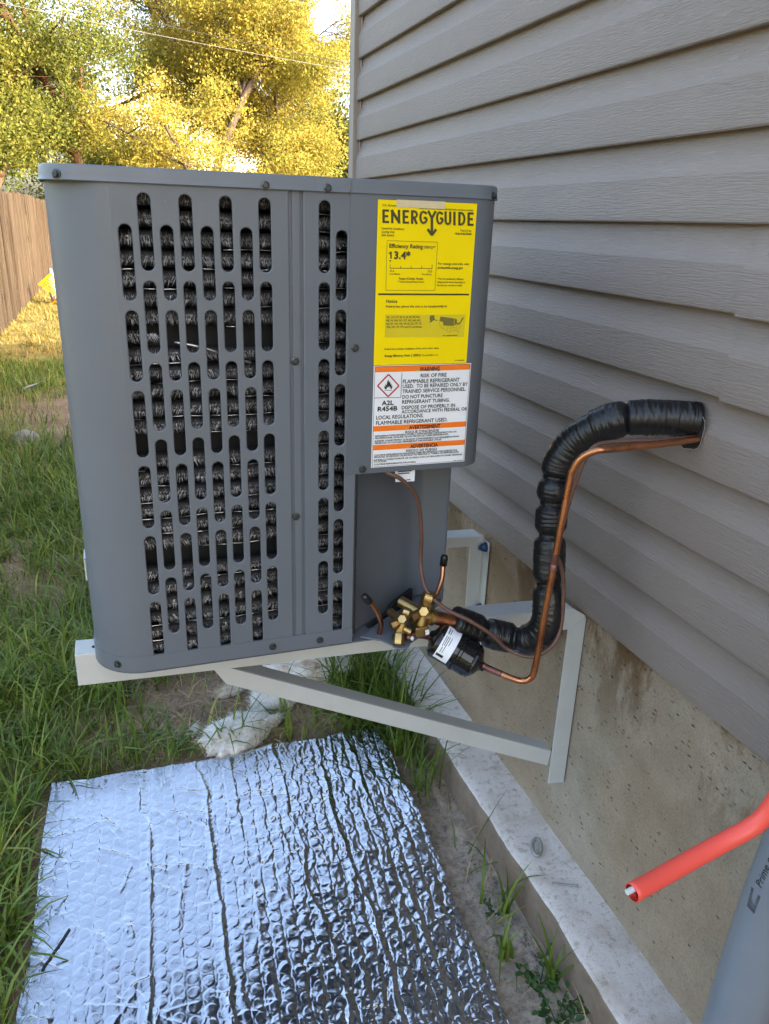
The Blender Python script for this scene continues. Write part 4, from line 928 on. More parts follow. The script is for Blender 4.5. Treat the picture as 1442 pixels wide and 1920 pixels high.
# filter drier
da = Vector((-0.378, 1.0935, 0.7475)); db = Vector((-0.305, 1.0445, 0.7055)); dd = (db - da).normalized(); DL = 0.104
dr = thing('filter_drier', 'shiny black filter drier can with white label, between brass valve and copper pipe', 'filter drier', (-0.34, 1.07, 0.69))
RD = 0.0325
add('can', MB().lathe(da, dd, [(-0.004, 0.007), (0.002, 0.012), (0.006, 0.026), (0.012, RD - 0.001), (0.016, RD), (0.052, RD), (0.054, RD + 0.0022), (0.058, RD + 0.0022), (0.060, RD), (0.080, RD), (0.082, RD - 0.002), (0.086, RD - 0.001), (0.092, 0.0265), (0.097, 0.0185), (0.100, 0.012), (0.103, 0.0085), (0.108, 0.0075)], 40), 'can_black', dr, smooth='auto')
u_, w_ = frame(dd)
def can_pt(t, a, off): return da + dd * t + (u_ * math.cos(a) + w_ * math.sin(a)) * (RD + off)
to_cam = (Vector((-0.86, 0, 1.42)) - da); ca = math.atan2(to_cam.dot(w_), to_cam.dot(u_))
lab = add('can_label', MB().grid(lambda a, b: can_pt(0.0185 + 0.026 * b, ca - 1.25 + 2.3 * a, 0.0003), 24, 1), 'label_white', dr, smooth=True)
mb = MB()
for a0, a1, t0, t1 in ((-0.95, -0.55, 0.022, 0.0235), (-0.95, -0.55, 0.026, 0.027), (-0.45, 0.15, 0.022, 0.023), (-0.45, 0.1, 0.025, 0.026), (-0.45, 0.2, 0.028, 0.029), (-0.45, 0.0, 0.032, 0.033), (0.62, 0.80, 0.021, 0.034), (0.2, 0.5, 0.024, 0.025), (0.2, 0.5, 0.028, 0.0288)):
    mb.grid(lambda a, b: can_pt(t0 + (t1 - t0) * b, ca + a0 + (a1 - a0) * a, 0.0007), 6, 1)
add('printed_text', mb, 'print_black', lab)
# thermostat cable
cp = [(-0.470, 1.128, 1.062), (-0.462, 1.116, 1.046), (-0.437, 1.110, 1.032), (-0.406, 1.120, 0.994), (-0.391, 1.130, 0.927), (-0.389, 1.130, 0.867), (-0.388, 1.100, 0.833), (-0.362, 1.080, 0.806), (-0.320, 1.062, 0.784), (-0.280, 1.049, 0.756), (-0.250, 1.047, 0.726), (-0.220, 1.018, 0.722), (-0.190, 1.003, 0.747), (-0.172, 1.010, 0.783), (-0.172, 1.018, 0.853), (-0.185, 1.012, 0.892), (-0.205, 1.001, 0.930), (-0.200, 0.998, 0.98), (-0.190, 0.995, 1.04), (-0.172, 0.990, 1.10), (-0.13, 0.985, 1.112), (-0.06, 0.967, 1.115), (0.012, 0.960, 1.119)]
add('control_cable', MB().tube(smooth_path(cp, 8), 0.0036, 10), 'cable', None, 'thin brown control cable looping from the panel along the black sleeve', 'cable', smooth=True)

# ================================================================ RED CONDUIT, GREY PIPE
rp = [(-0.330, 0.564, 0.681), (-0.285, 0.571, 0.685), (-0.235, 0.576, 0.694), (-0.190, 0.577, 0.707), (-0.157, 0.573, 0.724), (-0.142, 0.569, 0.742), (-0.133, 0.566, 0.767), (-0.127, 0.562, 0.797), (-0.118, 0.557, 0.840), (-0.105, 0.55, 0.90), (-0.06, 0.53, 0.95), (0.01, 0.52, 0.98)]
path = smooth_path(rp, 8); rc = thing('red_conduit', 'cut end of coral red plastic conduit hanging at the right, white wire inside', 'conduit', tuple(path[0]))
n = 28; mb = MB(); mb.tube(path, 0.0116, n, False); mb.tube(path[:12], 0.0101, n, False); m_ = len(path)
o2 = m_ * n; mb.f += [(j, o2 + j, o2 + (j + 1) % n, (j + 1) % n) for j in range(n)]
add('tube_wall', mb, 'red_plastic', rc, smooth=True)
d = (path[0] - path[1]).normalized(); u_, w_ = frame(d); up = Vector((0, 0, 1)); up = (up - d * up.dot(d)).normalized(); sd_ = d.cross(up)
add('white_wire', MB().tube([path[3] + up * 0.0056, path[0] + up * 0.0060 + d * 0.009], 0.0036, 12), 'white_plastic', rc, smooth='auto')
add('red_wire', MB().tube([path[3] + up * -0.003, path[0] + up * -0.0025 - d * 0.002], 0.0045, 10).tube([path[3] - up * 0.007 + sd_ * 0.005, path[0] - up * 0.007 + sd_ * 0.004 - d * 0.003], 0.0035, 10), 'print_red', rc, smooth='auto')
pp = [(-0.052, 0.606, -0.05), (-0.050, 0.605, 0.2), (-0.048, 0.598, 0.45), (-0.047, 0.586, 0.62), (-0.047, 0.562, 0.78), (-0.045, 0.525, 0.93), (-0.02, 0.48, 1.05), (0.05, 0.44, 1.12)]
path = smooth_path(pp, 8)
pv = thing('grey_pipe', 'thick grey plastic pipe standing against the foundation at lower right', 'pipe', (-0.05, 0.605, 0))
add('pipe_wall', MB().tube(path, 0.0440, 44), 'pvc_grey', pv, smooth=True)
# black print along the pipe
V, F, W = glyphs('Prime conduit', 0.006); mb = MB()
def pipe_pt(t, arc, off=0.0006):
    z = 0.545 + t; k = min(range(len(path)), key=lambda i: abs(path[i].z - z)); c = path[k]; k2 = min(k + 1, len(path) - 1); k1 = max(k2 - 1, 0)
    f = (z - path[k1].z) / (path[k2].z - path[k1].z); c = path[k1].lerp(path[k2], f); a = R(178) + arc / 0.044
    return (c.x + (0.044 + off) * math.cos(a), c.y + (0.044 + off) * math.sin(a), z)
for f in F: pass
mb.add([pipe_pt(0.046 + p[0] * 0.012, 0.004 - p[1] * 0.011) for p in V], F)
xx = 0.0
while xx < 0.034:
    w = random.choice((0.0012, 0.0018, 0.0026)); mb.add([pipe_pt(xx, 0.007), pipe_pt(xx + w, 0.007), pipe_pt(xx + w, -0.007 - 0.004 * xx / 0.034), pipe_pt(xx, -0.007 - 0.004 * xx / 0.034)], [(0, 1, 2, 3)]); xx += w + random.choice((0.0012, 0.002))
add('printed_text', mb, 'print_black', pv)

# ================================================================ FOIL SHEET
def build_foil():
    nu, nv = 500, 600
    u, v = np.meshgrid(np.linspace(0, 1, nu), np.linspace(0, 1, nv))
    TL, TR, BL, BR = (np.array(p) for p in ((-1.110, 1.815), (-0.205, 1.812), (-1.150, 0.68), (-0.280, 0.68)))
    XY = (TL * (1 - u[..., None]) + TR * u[..., None]) * (1 - v[..., None]) + (BL * (1 - u[..., None]) + BR * u[..., None]) * v[..., None]
    X, Y = XY[..., 0], XY[..., 1]; x = u * 0.9; y = v * 1.13
    edge = (fbm(x * 9, y * 9, 71, 3) - 0.5)
    X = X + np.where(u > 0.5, (u - 0.5) * 2, (u - 0.5) * 2) * 0 + (vnoise(y * 11, y * 0, 72) - 0.5) * 0.012 * np.clip((np.abs(u - 0.5) - 0.4) * 10, 0, 1)
    Y = Y + (fbm(x * 10, x * 0, 73, 3) - 0.5) * 0.022 * np.clip((0.1 - v) * 10, 0, 1)
    right = np.clip((u - 0.30) / 0.45, 0, 1); right = right * right * (3 - 2 * right)
    h = 0.014 + (fbm(x * 3.2, y * 2.2, 74, 3) - 0.5) * 0.012
    # bubble columns run down the sheet: the film is drawn into low ridges between them, sharper to the right
    p = 0.0305; px_ = x + 0.030 * (y - 0.4) * right + (vnoise(y * 7, x * 3, 75) - 0.5) * 0.014 + (vnoise(y * 44, np.floor(x / p) * 5.1, 76) - 0.5) * 0.011 + (vnoise(y * 110, np.floor(x / p) * 2.1, 74) - 0.5) * 0.004
    col = np.floor(px_ / p); fx = px_ / p - col
    amp = 0.15 + 0.85 * right; camp = 0.55 * vnoise(col * 7.3, y * 4.5 + col, 77) + 0.45 * vnoise(col * 3.1, y * 19 + col * 2, 70)
    tri = np.where(fx < 0.72, fx / 0.72, (1 - fx) / 0.28)
    h = h + tri * 0.0023 * (0.08 + right * (0.15 + 1.05 * camp ** 1.5))
    deep = np.exp(-(np.minimum(fx, 1 - fx) * p / 0.0016) ** 2); h = h - deep * (0.0006 + 0.0016 * camp * amp)
    for i, (fx0, a0) in enumerate([(0.055, .5), (0.13, .35), (0.235, 1.5), (0.31, .5), (0.385, 1.2), (0.46, .8), (0.59, 1.3), (0.70, 1.0), (0.80, 1.2)]):
        c = fx0 + 0.03 * (y - 0.4) * (1 if fx0 > 0.35 else 0.2) + (vnoise(y * 8, y * 0 + i * 7.1, 87) - 0.5) * 0.03 + (vnoise(y * 36, y * 0 + i * 3.3, 88) - 0.5) * 0.007
        dd_ = x - c; aa = a0 * 0.0032 * (0.2 + 1.1 * vnoise(y * 4, y * 0 + i * 1.7, 89))
        h = h + aa * (np.exp(-np.abs(dd_) / 0.006) - 0.5 * np.exp(-((dd_ - 0.011) / 0.007) ** 2))
    # crumple: ridged noise in slanting facets
    wx = x + (fbm(x * 14, y * 14, 78, 2) - 0.5) * 0.03; wy = y + (fbm(x * 14, y * 14, 79, 2) - 0.5) * 0.03
    def ridged(ax, ay, bx, by, seed): return 1 - np.abs(2 * vnoise(wx * ax + wy * ay, wx * bx + wy * by, seed) - 1)
    h = h + (ridged(46, 8, -7, 24, 80) ** 1.5 * 0.0021 + ridged(95, -24, 26, 60, 81) ** 1.5 * 0.0014) * (0.15 + 0.95 * right)
    # short sharp creases, mostly aslant, each a small step with a lit lip
    r3 = np.random.default_rng(17)
    for i in range(190):
        ca, cb = r3.uniform(0, 0.9), r3.uniform(0, 1.13); an = r3.normal(0.5, 0.7) if i % 3 else r3.normal(1.5, 0.35); ln = r3.uniform(0.02, 0.075); am = r3.uniform(0.0006, 0.0024)
        jx = (vnoise(y * 60, x * 60, 200 + i) - 0.5) * 0.006
        su = (x - ca) * math.cos(an) + (y - cb) * math.sin(an); sv = -(x - ca) * math.sin(an) + (y - cb) * math.cos(an) + jx
        m_ = (np.abs(su) < ln * 1.3) & (np.abs(sv) < 0.03)
        if m_.any():
            win = np.clip((1 - np.abs(su[m_]) / ln) * 2.5, 0, 1); q_ = sv[m_]
            h[m_] += am * win * np.where(q_ > 0, np.exp(-q_ / 0.010), np.exp(q_ / 0.0028))
    h = h + (fbm(x * 60, y * 60, 90, 2) - 0.5) * 0.0009 * (0.5 + right)
    # bubbles: flat discs with a fine rim, in staggered columns
    cxx = (np.floor(x / p) + 0.5) * p; off = (np.floor(x / p) % 2) * p * 0.5; by = (y + off) % p - p / 2; bx = x - cxx; rowi = np.floor((y + off) / p)
    rr = np.hypot(bx, by); cell = vnoise(np.floor(x / p) * 3.7, rowi * 5.3, 83); cell2 = vnoise(np.floor(x / p) * 2.9 + 40, rowi * 4.1, 84)
    disc = np.clip((0.0138 - rr) / 0.0030, 0, 1); disc = disc * disc * (3 - 2 * disc)
    low = np.clip((y - 0.55) / 0.35, 0, 1) * np.clip((x - 0.25) / 0.3, 0, 1)
    h = h + disc * (0.00034 + 0.00055 * low) * (0.4 + cell) - (0.00034 + 0.0003 * low) * np.exp(-((rr - 0.0132) / 0.0010) ** 2) * (0.4 + cell2)
    h = h + disc * (bx * (cell - 0.5) + by * (cell2 - 0.5)) * (0.06 + 0.16 * right)
    lift = np.exp(-((1 - u) / 0.05) ** 2) * 0.012 * vnoise(y * 6, y * 0, 84) + np.exp(-(v / 0.03) ** 2) * 0.012 * vnoise(x * 8, x * 0, 85)
    Z = h + lift
    idx = np.arange(nu * nv).reshape(nv, nu); q = np.stack([idx[:-1, :-1], idx[1:, :-1], idx[1:, 1:], idx[:-1, 1:]], -1).reshape(-1, 4)
    root = thing('foil_sheet', 'crumpled silver bubble foil insulation sheet lying on the ground', 'foil sheet', (-0.69, 1.25, 0))
    o = fast_mesh('foil', np.stack([X, Y, Z], -1).reshape(-1, 3), q, NOT, 'foil', root)
    rim = [idx[0, k] for k in range(nu)] + [idx[k, -1] for k in range(1, nv)] + [idx[-1, k] for k in range(nu - 2, -1, -1)] + [idx[k, 0] for k in range(nv - 2, 0, -1)]
    F3 = np.stack([X, Y, Z], -1).reshape(-1, 3); mbr = MB(); mbr.v = [tuple(F3[k]) for k in rim] + [tuple(F3[k] + np.array([0, 0, -0.006])) for k in rim]; nr_ = len(rim)
    mbr.f = [(k, nr_ + k, nr_ + (k + 1) % nr_, (k + 1) % nr_) for k in range(nr_)]; add('cut_edge', mbr, 'foil', root)
    me = MB().add([(-1.103, 1.256, 0.0275), (-1.1008, 1.2555, 0.0275), (-1.0475, 1.345, 0.0275), (-1.050, 1.346, 0.0275)], [(0, 1, 2, 3)])
    # the pen stroke follows the sheet
    pts = []
    for t in np.linspace(0, 1, 40):
        px, py = -1.098 + 0.048 * t, 1.258 + 0.086 * t
        k = np.argmin((X - px) ** 2 + (Y - py) ** 2); pts.append((px, py, Z.ravel()[k] + 0.0022))
    mb = MB(); w = Vector((0.87, -0.49, 0)) * 0.0026
    for pnt in pts: mb.v += [tuple(Vector(pnt) - w), tuple(Vector(pnt) + w)]
    mb.f = [(2 * i, 2 * i + 1, 2 * i + 3, 2 * i + 2) for i in range(39)]
    add('marker_stroke', mb, 'print_black', root)
build_foil()

# ================================================================ TORN INSULATION, STONE, SCRAPS
def lump(name, c, size, seed, mat, rot, label, cat, group=None, rag=0.35, sub=5, flat=0.6):
    bm = bmesh.new(); bmesh.ops.create_icosphere(bm, subdivisions=sub, radius=1.0)
    V = np.array([v.co[:] for v in bm.verts]); F = [tuple(v.index for v in f.verts) for f in bm.faces]; bm.free()
    nx = fbm(V[:, 0] * 2.2 + 9 + seed, V[:, 1] * 2.2 + V[:, 2] * 1.3 + 5, seed, 5) - 0.5; nf = fbm(V[:, 0] * 9 + 30, V[:, 1] * 9 + V[:, 2] * 7 + 20, seed + 3, 4) - 0.5
    V = V * (1 + rag * 1.6 * nx + rag * 0.5 * nf)[:, None]
    V[:, 2] = np.sign(V[:, 2]) * np.abs(V[:, 2]) ** flat
    V = V * np.array(size) / 2; a = R(rot); V = V @ np.array([[math.cos(a), math.sin(a), 0], [-math.sin(a), math.cos(a), 0], [0, 0, 1]])
    V = V + np.array(c); mb = MB(); mb.v = V.tolist(); mb.f = F
    o = add(name, mb, mat, None, label, cat, group, smooth=True)
    if cat == 'insulation':
        r = np.random.default_rng(seed); k = r.integers(0, len(V), int(1500 * max(size) / 0.2)); k = k[V[k, 2] > c[2] - size[2] * 0.15]; P = V[k]; d = P - np.array(c); d /= np.linalg.norm(d, axis=1)[:, None]; d = d + r.normal(0, 0.8, d.shape); d /= np.linalg.norm(d, axis=1)[:, None]
        e = np.cross(d, r.normal(0, 1, d.shape)); e /= np.linalg.norm(e, axis=1)[:, None]; L = r.uniform(0.006, 0.022, len(P))[:, None]; m1 = P + d * L * 0.5 + r.normal(0, 0.002, P.shape); w = e * 0.0006
        Q = np.stack([P - w, P + w, m1 + w, m1 - w, P + d * L + r.normal(0, 0.004, P.shape)], 1).reshape(-1, 3); b = (np.arange(len(P)) * 5)[:, None]
        fast_mesh('fibre', Q, b + np.array([[0, 1, 2, 3]]), b + np.array([[3, 2, 4]]), mat, o, kind='stuff')
    return o
GI = 'torn pieces of white insulation on the ground'
lump('insulation_chunk', (-0.315, 2.150, 0.055), (0.36, 0.25, 0.12), 3, 'batt', -12, 'large dirty white insulation chunk lying below the unit, stained brown', 'insulation', GI, 0.22)
lump('insulation_chunk', (-0.475, 2.035, 0.030), (0.19, 0.10, 0.07), 8, 'batt_clean', 20, 'clean white insulation piece half hidden under the diagonal brace', 'insulation', GI, 0.4)
lump('insulation_chunk', (-0.610, 1.895, 0.026), (0.24, 0.12, 0.085), 15, 'batt_clean', 28, 'ragged white insulation tuft at the back edge of the foil sheet', 'insulation', GI, 0.45)
lump('insulation_chunk', (-0.735, 1.955, 0.012), (0.055, 0.03, 0.02), 22, 'batt_clean', 60, 'tiny white insulation scrap on bare earth left of the ragged tuft', 'insulation', GI, 0.5, 4)
lump('insulation_chunk', (-0.600, 2.14, 0.012), (0.12, 0.05, 0.025), 27, 'batt', 15, 'flat grey insulation shred on bare earth under the unit', 'insulation', GI, 0.6, 4)
lump('stone', (-1.44, 5.25, 0.05), (0.17, 0.13, 0.13), 33, 'stone', 10, 'grey round stone half sunk among dry grass at the left', 'stone', None, 0.2, 4, 0.9)
mb = MB(); P0 = Vector((-1.50, 6.95, 0.05))
mb.add([P0 + Vector(p) for p in ((-0.09, -0.06, 0), (0.02, -0.03, 0.035), (0.03, 0.06, 0.03), (-0.07, 0.02, 0.01), (0.10, 0.02, 0.085), (0.09, 0.09, 0.06))], [(0, 1, 2, 3), (1, 4, 5, 2)])
add('paper_scrap', mb, 'paper', None, 'crumpled white paper scrap on the lawn beyond the unit', 'paper scrap')
mb = MB(); P0 = Vector((-0.262, 1.035, 0.012)); mb.add([P0 + Vector(p) for p in ((-0.006, -0.008, 0), (0.007, -0.005, 0.003), (0.005, 0.009, 0.004), (-0.007, 0.006, 0.002), (0.0, 0.0, 0.006))], [(0, 1, 4), (1, 2, 4), (2, 3, 4), (3, 0, 4), (3, 2, 1, 0)])
add('foam_chip', mb, 'white_plastic', None, 'small white foam chip on the grey soil at the right foil edge', 'foam chip')
# oval link and nail on the ledge
mb = MB().tube([(-0.052 + 0.0125 * math.cos(a) * 0.9 + 0.010 * math.sin(a), 1.172 + 0.023 * math.sin(a), 0.112) for a in np.linspace(0, 2 * math.pi, 29)], 0.0042, 8, False)
add('oval_link', mb, 'steel_dull', None, 'oval grey metal link lying on the pale concrete ledge', 'metal link', smooth=True)
mb = MB().tube([(-0.070, 1.075, 0.108), (-0.022, 1.052, 0.108)], 0.0022, 8).lathe((-0.022, 1.052, 0.108), (0.9, -0.43, 0), [(0, 0.0045), (0.0015, 0.0045)], 12)
add('nail', mb, 'steel_dull', None, 'loose grey nail on the ledge beside the oval link', 'nail', smooth='auto')

# ================================================================ FENCE, CHAIR
fence = thing('wooden_fence', 'tall weathered brown picket fence along the left of the lawn', 'fence', (-2.08, 15, 0))
def fx_(y): return -2.155 + (y - 8) * 0.0095
pk = MB().prism([(0, -0.069, 0.02), (0, 0.069, 0.02), (0, 0.069, 1.655), (0, 0.052, 1.675), (0, -0.052, 1.675), (0, -0.069, 1.655)], (-0.016, 0, 0))
proto = None
for i in range(150):
    y = 3.0 + 0.1455 * i; h = random.uniform(-0.018, 0.018) + 0.02 * math.sin(y * 0.9)
    if proto is None:
        proto = add('picket', pk, 'fence_wood', fence); proto.location = Vector((fx_(y), y, 0)) + Vector((2.08, -15, 0)) * 0
        # the picket's mesh was built at the fence's own origin offset: shift back
        for v in proto.data.vertices: v.co += fence.location
        proto.location = Vector((fx_(y), y, h)) - fence.location
        ob = proto
    else:
        ob = proto.copy(); COL.objects.link(ob); ob.parent = fence; ob.location = Vector((fx_(y) + random.uniform(-0.010, 0.010), y, h)) - fence.location
    ob.rotation_euler = (random.gauss(0, 0.006), random.gauss(0, 0.004), random.gauss(0, 0.05))
for z in (0.35, 0.95, 1.45): add('fence_rail', MB().bar((fx_(2.9) - 0.045, 2.9, z), (fx_(24.8) - 0.045, 24.8, z), 0.04, 0.085), 'fence_wood', fence)
for y in np.arange(3.0, 25, 2.4): add('fence_post', MB().bar((fx_(y) - 0.11, y, -0.1), (fx_(y) - 0.11, y, 1.6), 0.09, 0.09, (0, 1, 0)), 'fence_wood', fence)
chair = thing('slatted_lounger', 'yellow slatted lounge chair tipped over beside the wooden fence', 'lounge chair', (-1.68, 14.0, 0.02))
A, B = Vector((-1.905, 14.0, 0.315)), Vector((-1.715, 14.08, 0.475)); D = Vector((0.50, -0.06, -0.42))
e = (B - A).normalized(); nn = e.cross(D).normalized()
add('head_rail', MB().bar(A - e * 0.02, B + e * 0.02, 0.035, 0.03, nn), 'yellow_plastic', chair, bevel=0.004)
add('foot_rail', MB().bar(A + D - e * 0.02, B + D + e * 0.02, 0.035, 0.03, nn), 'yellow_plastic', chair, bevel=0.004)
for i in range(7):
    p = A.lerp(B, (i + 0.5) / 7); add('slat', MB().bar(p + D * 0.02, p + D * 0.99, 0.0185, 0.012, nn), 'yellow_plastic', chair)
for k in (0.25, 0.8):
    p = A.lerp(B, k) + D * 0.5; add('leg', MB().bar(p, Vector((p.x - 0.15, p.y + 0.1, 0.0)), 0.03, 0.03, (0, 1, 0.1)), 'yellow_plastic', chair)
lump('white_bag', (-1.73, 14.3, 0.27), (0.11, 0.14, 0.54), 44, 'paper', 0, 'white bag standing behind the yellow lounger at the fence', 'bag', None, 0.25, 4, 0.8)

# ================================================================ GRASS
def blades(n, xr, yr, hmin, hmax, wmin, wmax, name, mat, keep, seed, droop=1.0, tint=(0, 1), label=None, tint_pow=1.0, clump=0):
    r = np.random.default_rng(seed)
    if clump:
        nc = n // clump; cx = r.uniform(*xr, nc); cy = r.uniform(*yr, nc); x = np.repeat(cx, clump) + r.normal(0, 0.022, nc * clump); y = np.repeat(cy, clump) + r.normal(0, 0.022, nc * clump); ct = np.repeat(r.random(nc), clump)
    else: x = r.uniform(*xr, n); y = r.uniform(*yr, n); ct = r.random(n)
    k = r.random(len(x)) < keep(x, y); x, y, ct = x[k], y[k], ct[k]; n = len(x)
    L = r.uniform(hmin, hmax, n) * (0.65 + 0.7 * fbm(x * 3, y * 3, 91, 2)); w = r.uniform(wmin, wmax, n)
    a = r.uniform(0, 2 * np.pi, n); l0 = np.abs(r.normal(0, 0.35, n)) * droop; bend = np.abs(r.normal(0.9, 0.5, n)) * droop
    z0 = ground_height(x, y) - 0.004
    S = 4; V = np.zeros((n, 2 * S + 1, 3)); px, py, pz = x.copy(), y.copy(), z0.copy(); wd = np.stack([-np.sin(a), np.cos(a)], -1)
    for i in range(S + 1):
        t = i / S; ww = w * (1 - t ** 1.6) * (0.75 + 0.5 * t if t < 0.5 else 1)
        if i < S:
            V[:, 2 * i, 0] = px - wd[:, 0] * ww / 2; V[:, 2 * i, 1] = py - wd[:, 1] * ww / 2; V[:, 2 * i, 2] = pz
            V[:, 2 * i + 1, 0] = px + wd[:, 0] * ww / 2; V[:, 2 * i + 1, 1] = py + wd[:, 1] * ww / 2; V[:, 2 * i + 1, 2] = pz
        else: V[:, 2 * S, 0] = px; V[:, 2 * S, 1] = py; V[:, 2 * S, 2] = pz
        th = np.clip(l0 + bend * t * 1.3, 0, 2.0); st_ = L / S
        px = px + np.cos(a) * np.sin(th) * st_; py = py + np.sin(a) * np.sin(th) * st_; pz = np.maximum(pz + np.cos(th) * st_, z0 + 0.004)
    b = (np.arange(n) * (2 * S + 1))[:, None]
    q = np.concatenate([b + np.array([[2 * i, 2 * i + 1, 2 * i + 3, 2 * i + 2]]) for i in range(S - 1)]); t_ = b + np.array([[2 * S - 2, 2 * S - 1, 2 * S]])
    tn = tint[0] + (tint[1] - tint[0]) * np.clip(0.55 * r.random(n) ** tint_pow + 0.45 * ct ** tint_pow + (fbm(x * 2.5, y * 2.5, 92, 3) - 0.5) * 0.5, 0, 1)
    return fast_mesh(name, V.reshape(-1, 3), q, t_, mat, tint=np.repeat(tn, 2 * S + 1), kind='stuff', label=label)
def off_foil(x, y): return ~((x > -1.145) & (x < -0.205) & (y < 1.83)) & (x < -0.125)
def keep_near(x, y): return off_foil(x, y) * np.clip(1.0 - 1.15 * dirt_mask(x, y), 0.02, 1) * np.clip(0.15 + (fbm(x * 2.6 + 3, y * 2.6, 95, 3) - 0.26) * 3.4, 0.38 + 0.3 * ((x > -1.6) & (y < 2.0)) + 0.3 * ((x > -1.32) & (y < 1.9)), 1)
def keep_edge(x, y): return off_foil(x, y) * np.clip((y - 1.45) / 0.4, 0, 1)
blades(80000, (-3.0, -0.13), (0.5, 4.6), 0.05, 0.13, 0.0018, 0.0042, 'grass', 'grass_blade', keep_near, 1, 1.15, (0, 0.95), None, 1.3, 8)
blades(42000, (-3.0, -0.13), (0.5, 5.5), 0.09, 0.24, 0.005, 0.0105, 'broad_grass', 'grass_blade', keep_near, 2, 1.35, (0, 0.8), None, 1.2, 10)
blades(2600, (-0.30, -0.125), (1.45, 2.9), 0.12, 0.30, 0.005, 0.010, 'ledge_grass', 'grass_blade', keep_edge, 3, 0.9, (0.0, 0.6), None, 1.3, 12)
blades(30000, (-3.2, 0.4), (4.4, 8.6), 0.07, 0.17, 0.004, 0.009, 'middle_grass', 'grass_blade', lambda x, y: np.clip(1 - dirt_mask(x, y), 0.05, 1), 4, 1.2, (0.05, 1.0), None, 1.2, 8)
blades(52000, (-2.15, 4.0), (8.0, 27.0), 0.05, 0.13, 0.008, 0.018, 'lawn_grass', 'dry_grass', lambda x, y: np.clip(1.5 - (y - 8) / 25, 0.3, 1), 5, 1.2, (0, 1), None, 0.9, 6)
blades(26000, (-3.0, -0.13), (0.5, 8.0), 0.05, 0.17, 0.0014, 0.0032, 'dry_straw', 'straw', lambda x, y: off_foil(x, y) * np.clip(0.40 + dirt_mask(x, y) - 0.75 * (x > -0.35), 0.03, 1), 6, 3.0, (0, 1))
# small pebbles in the crumbled cement strip
def pebbles():
    r = np.random.default_rng(12); V, T = [], []
    base = np.array([(0, 0, 1), (0.9, 0, 0.2), (-0.3, 0.85, 0.1), (-0.4, -0.8, 0.15), (0.2, 0.1, -0.8)]); tr = [(0, 1, 2), (0, 2, 3), (0, 3, 1), (4, 2, 1), (4, 3, 2), (4, 1, 3)]
    for i in range(3200):
        y = r.uniform(0.5, 2.2); x = -0.12 - abs(r.normal(0, 0.06)); s = 0.0015 + 0.0035 * r.random() ** 3
        if i > 2200: x = r.normal(-0.6, 0.25); y = r.normal(2.1, 0.15); s *= 1.3
        z = float(ground_height(np.array(x), np.array(y))) * (0.35 if y < 1.9 else 1)
        a = r.uniform(0, 6.28); c, s_ = math.cos(a), math.sin(a); P = base * (0.7 + 0.6 * r.random((5, 3))); P = P @ np.array([[c, s_, 0], [-s_, c, 0], [0, 0, 1]])
        T += [tuple(j + 5 * i for j in t) for t in tr]; V.append(P * s + np.array([x, y, z]))
    fast_mesh('gravel', np.concatenate(V), NOQ, np.array(T), 'stone', smooth=False, kind='stuff')
pebbles()
# weeds by the ledge
def weed(c, n, size, seed, label):
    r = random.Random(seed); w = thing('weed', label, 'weed', c, 'small weeds along the footing'); c = Vector(c); st_, lf = MB(), MB(); tint = []
    for i in range(n):
        a = r.uniform(0, 6.28); L = size * r.uniform(0.6, 1.3); tip = c + Vector((math.cos(a) * L * 0.75, math.sin(a) * L * 0.75, L * r.uniform(0.25, 0.7)))
        mid = c.lerp(tip, 0.55) + Vector((0, 0, L * 0.14)); st_.tube(smooth_path([c, mid, tip], 4), 0.0012, 5)
        for k in range(5):
            p = c.lerp(tip, 0.4 + 0.15 * k) + Vector((0, 0, 0.1 * L)); b = r.uniform(0, 6.28); l_ = size * r.uniform(0.22, 0.36); d = Vector((math.cos(b), math.sin(b), r.uniform(-0.2, 0.3))).normalized(); s_ = d.cross(Vector((0, 0, 1))).normalized() * l_ * 0.3; up_ = Vector((0, 0, l_ * 0.10))
            lf.add([p, p + d * l_ * 0.35 + s_ + up_, p + d * l_ * 0.75 + s_ * 0.8 + up_, p + d * l_, p + d * l_ * 0.75 - s_ * 0.8 + up_, p + d * l_ * 0.35 - s_ + up_, p + d * l_ * 0.5], [(0, 1, 6), (1, 2, 6), (2, 3, 6), (3, 4, 6), (4, 5, 6), (5, 0, 6)]); tint += [r.random()] * 7
    add('stem', st_, 'weed_leaf', w); lf.a = {'tint': tint}; add('foliage', lf, 'weed_leaf', w)
weed((-0.160, 0.945, 0.0), 8, 0.058, 1, 'clover-like weed at the foot of the ledge beside the foil, lower right')
weed((-0.170, 0.865, 0.0), 8, 0.062, 2, 'leafy weed at the bottom edge between foil and ledge')
weed((-0.175, 1.13, 0.0), 4, 0.03, 3, 'sparse little weed in gravel between the foil and the ledge')
weed((-0.79, 1.90, 0.0), 9, 0.07, 4, 'flat leafy weed on earth behind the foil sheet')
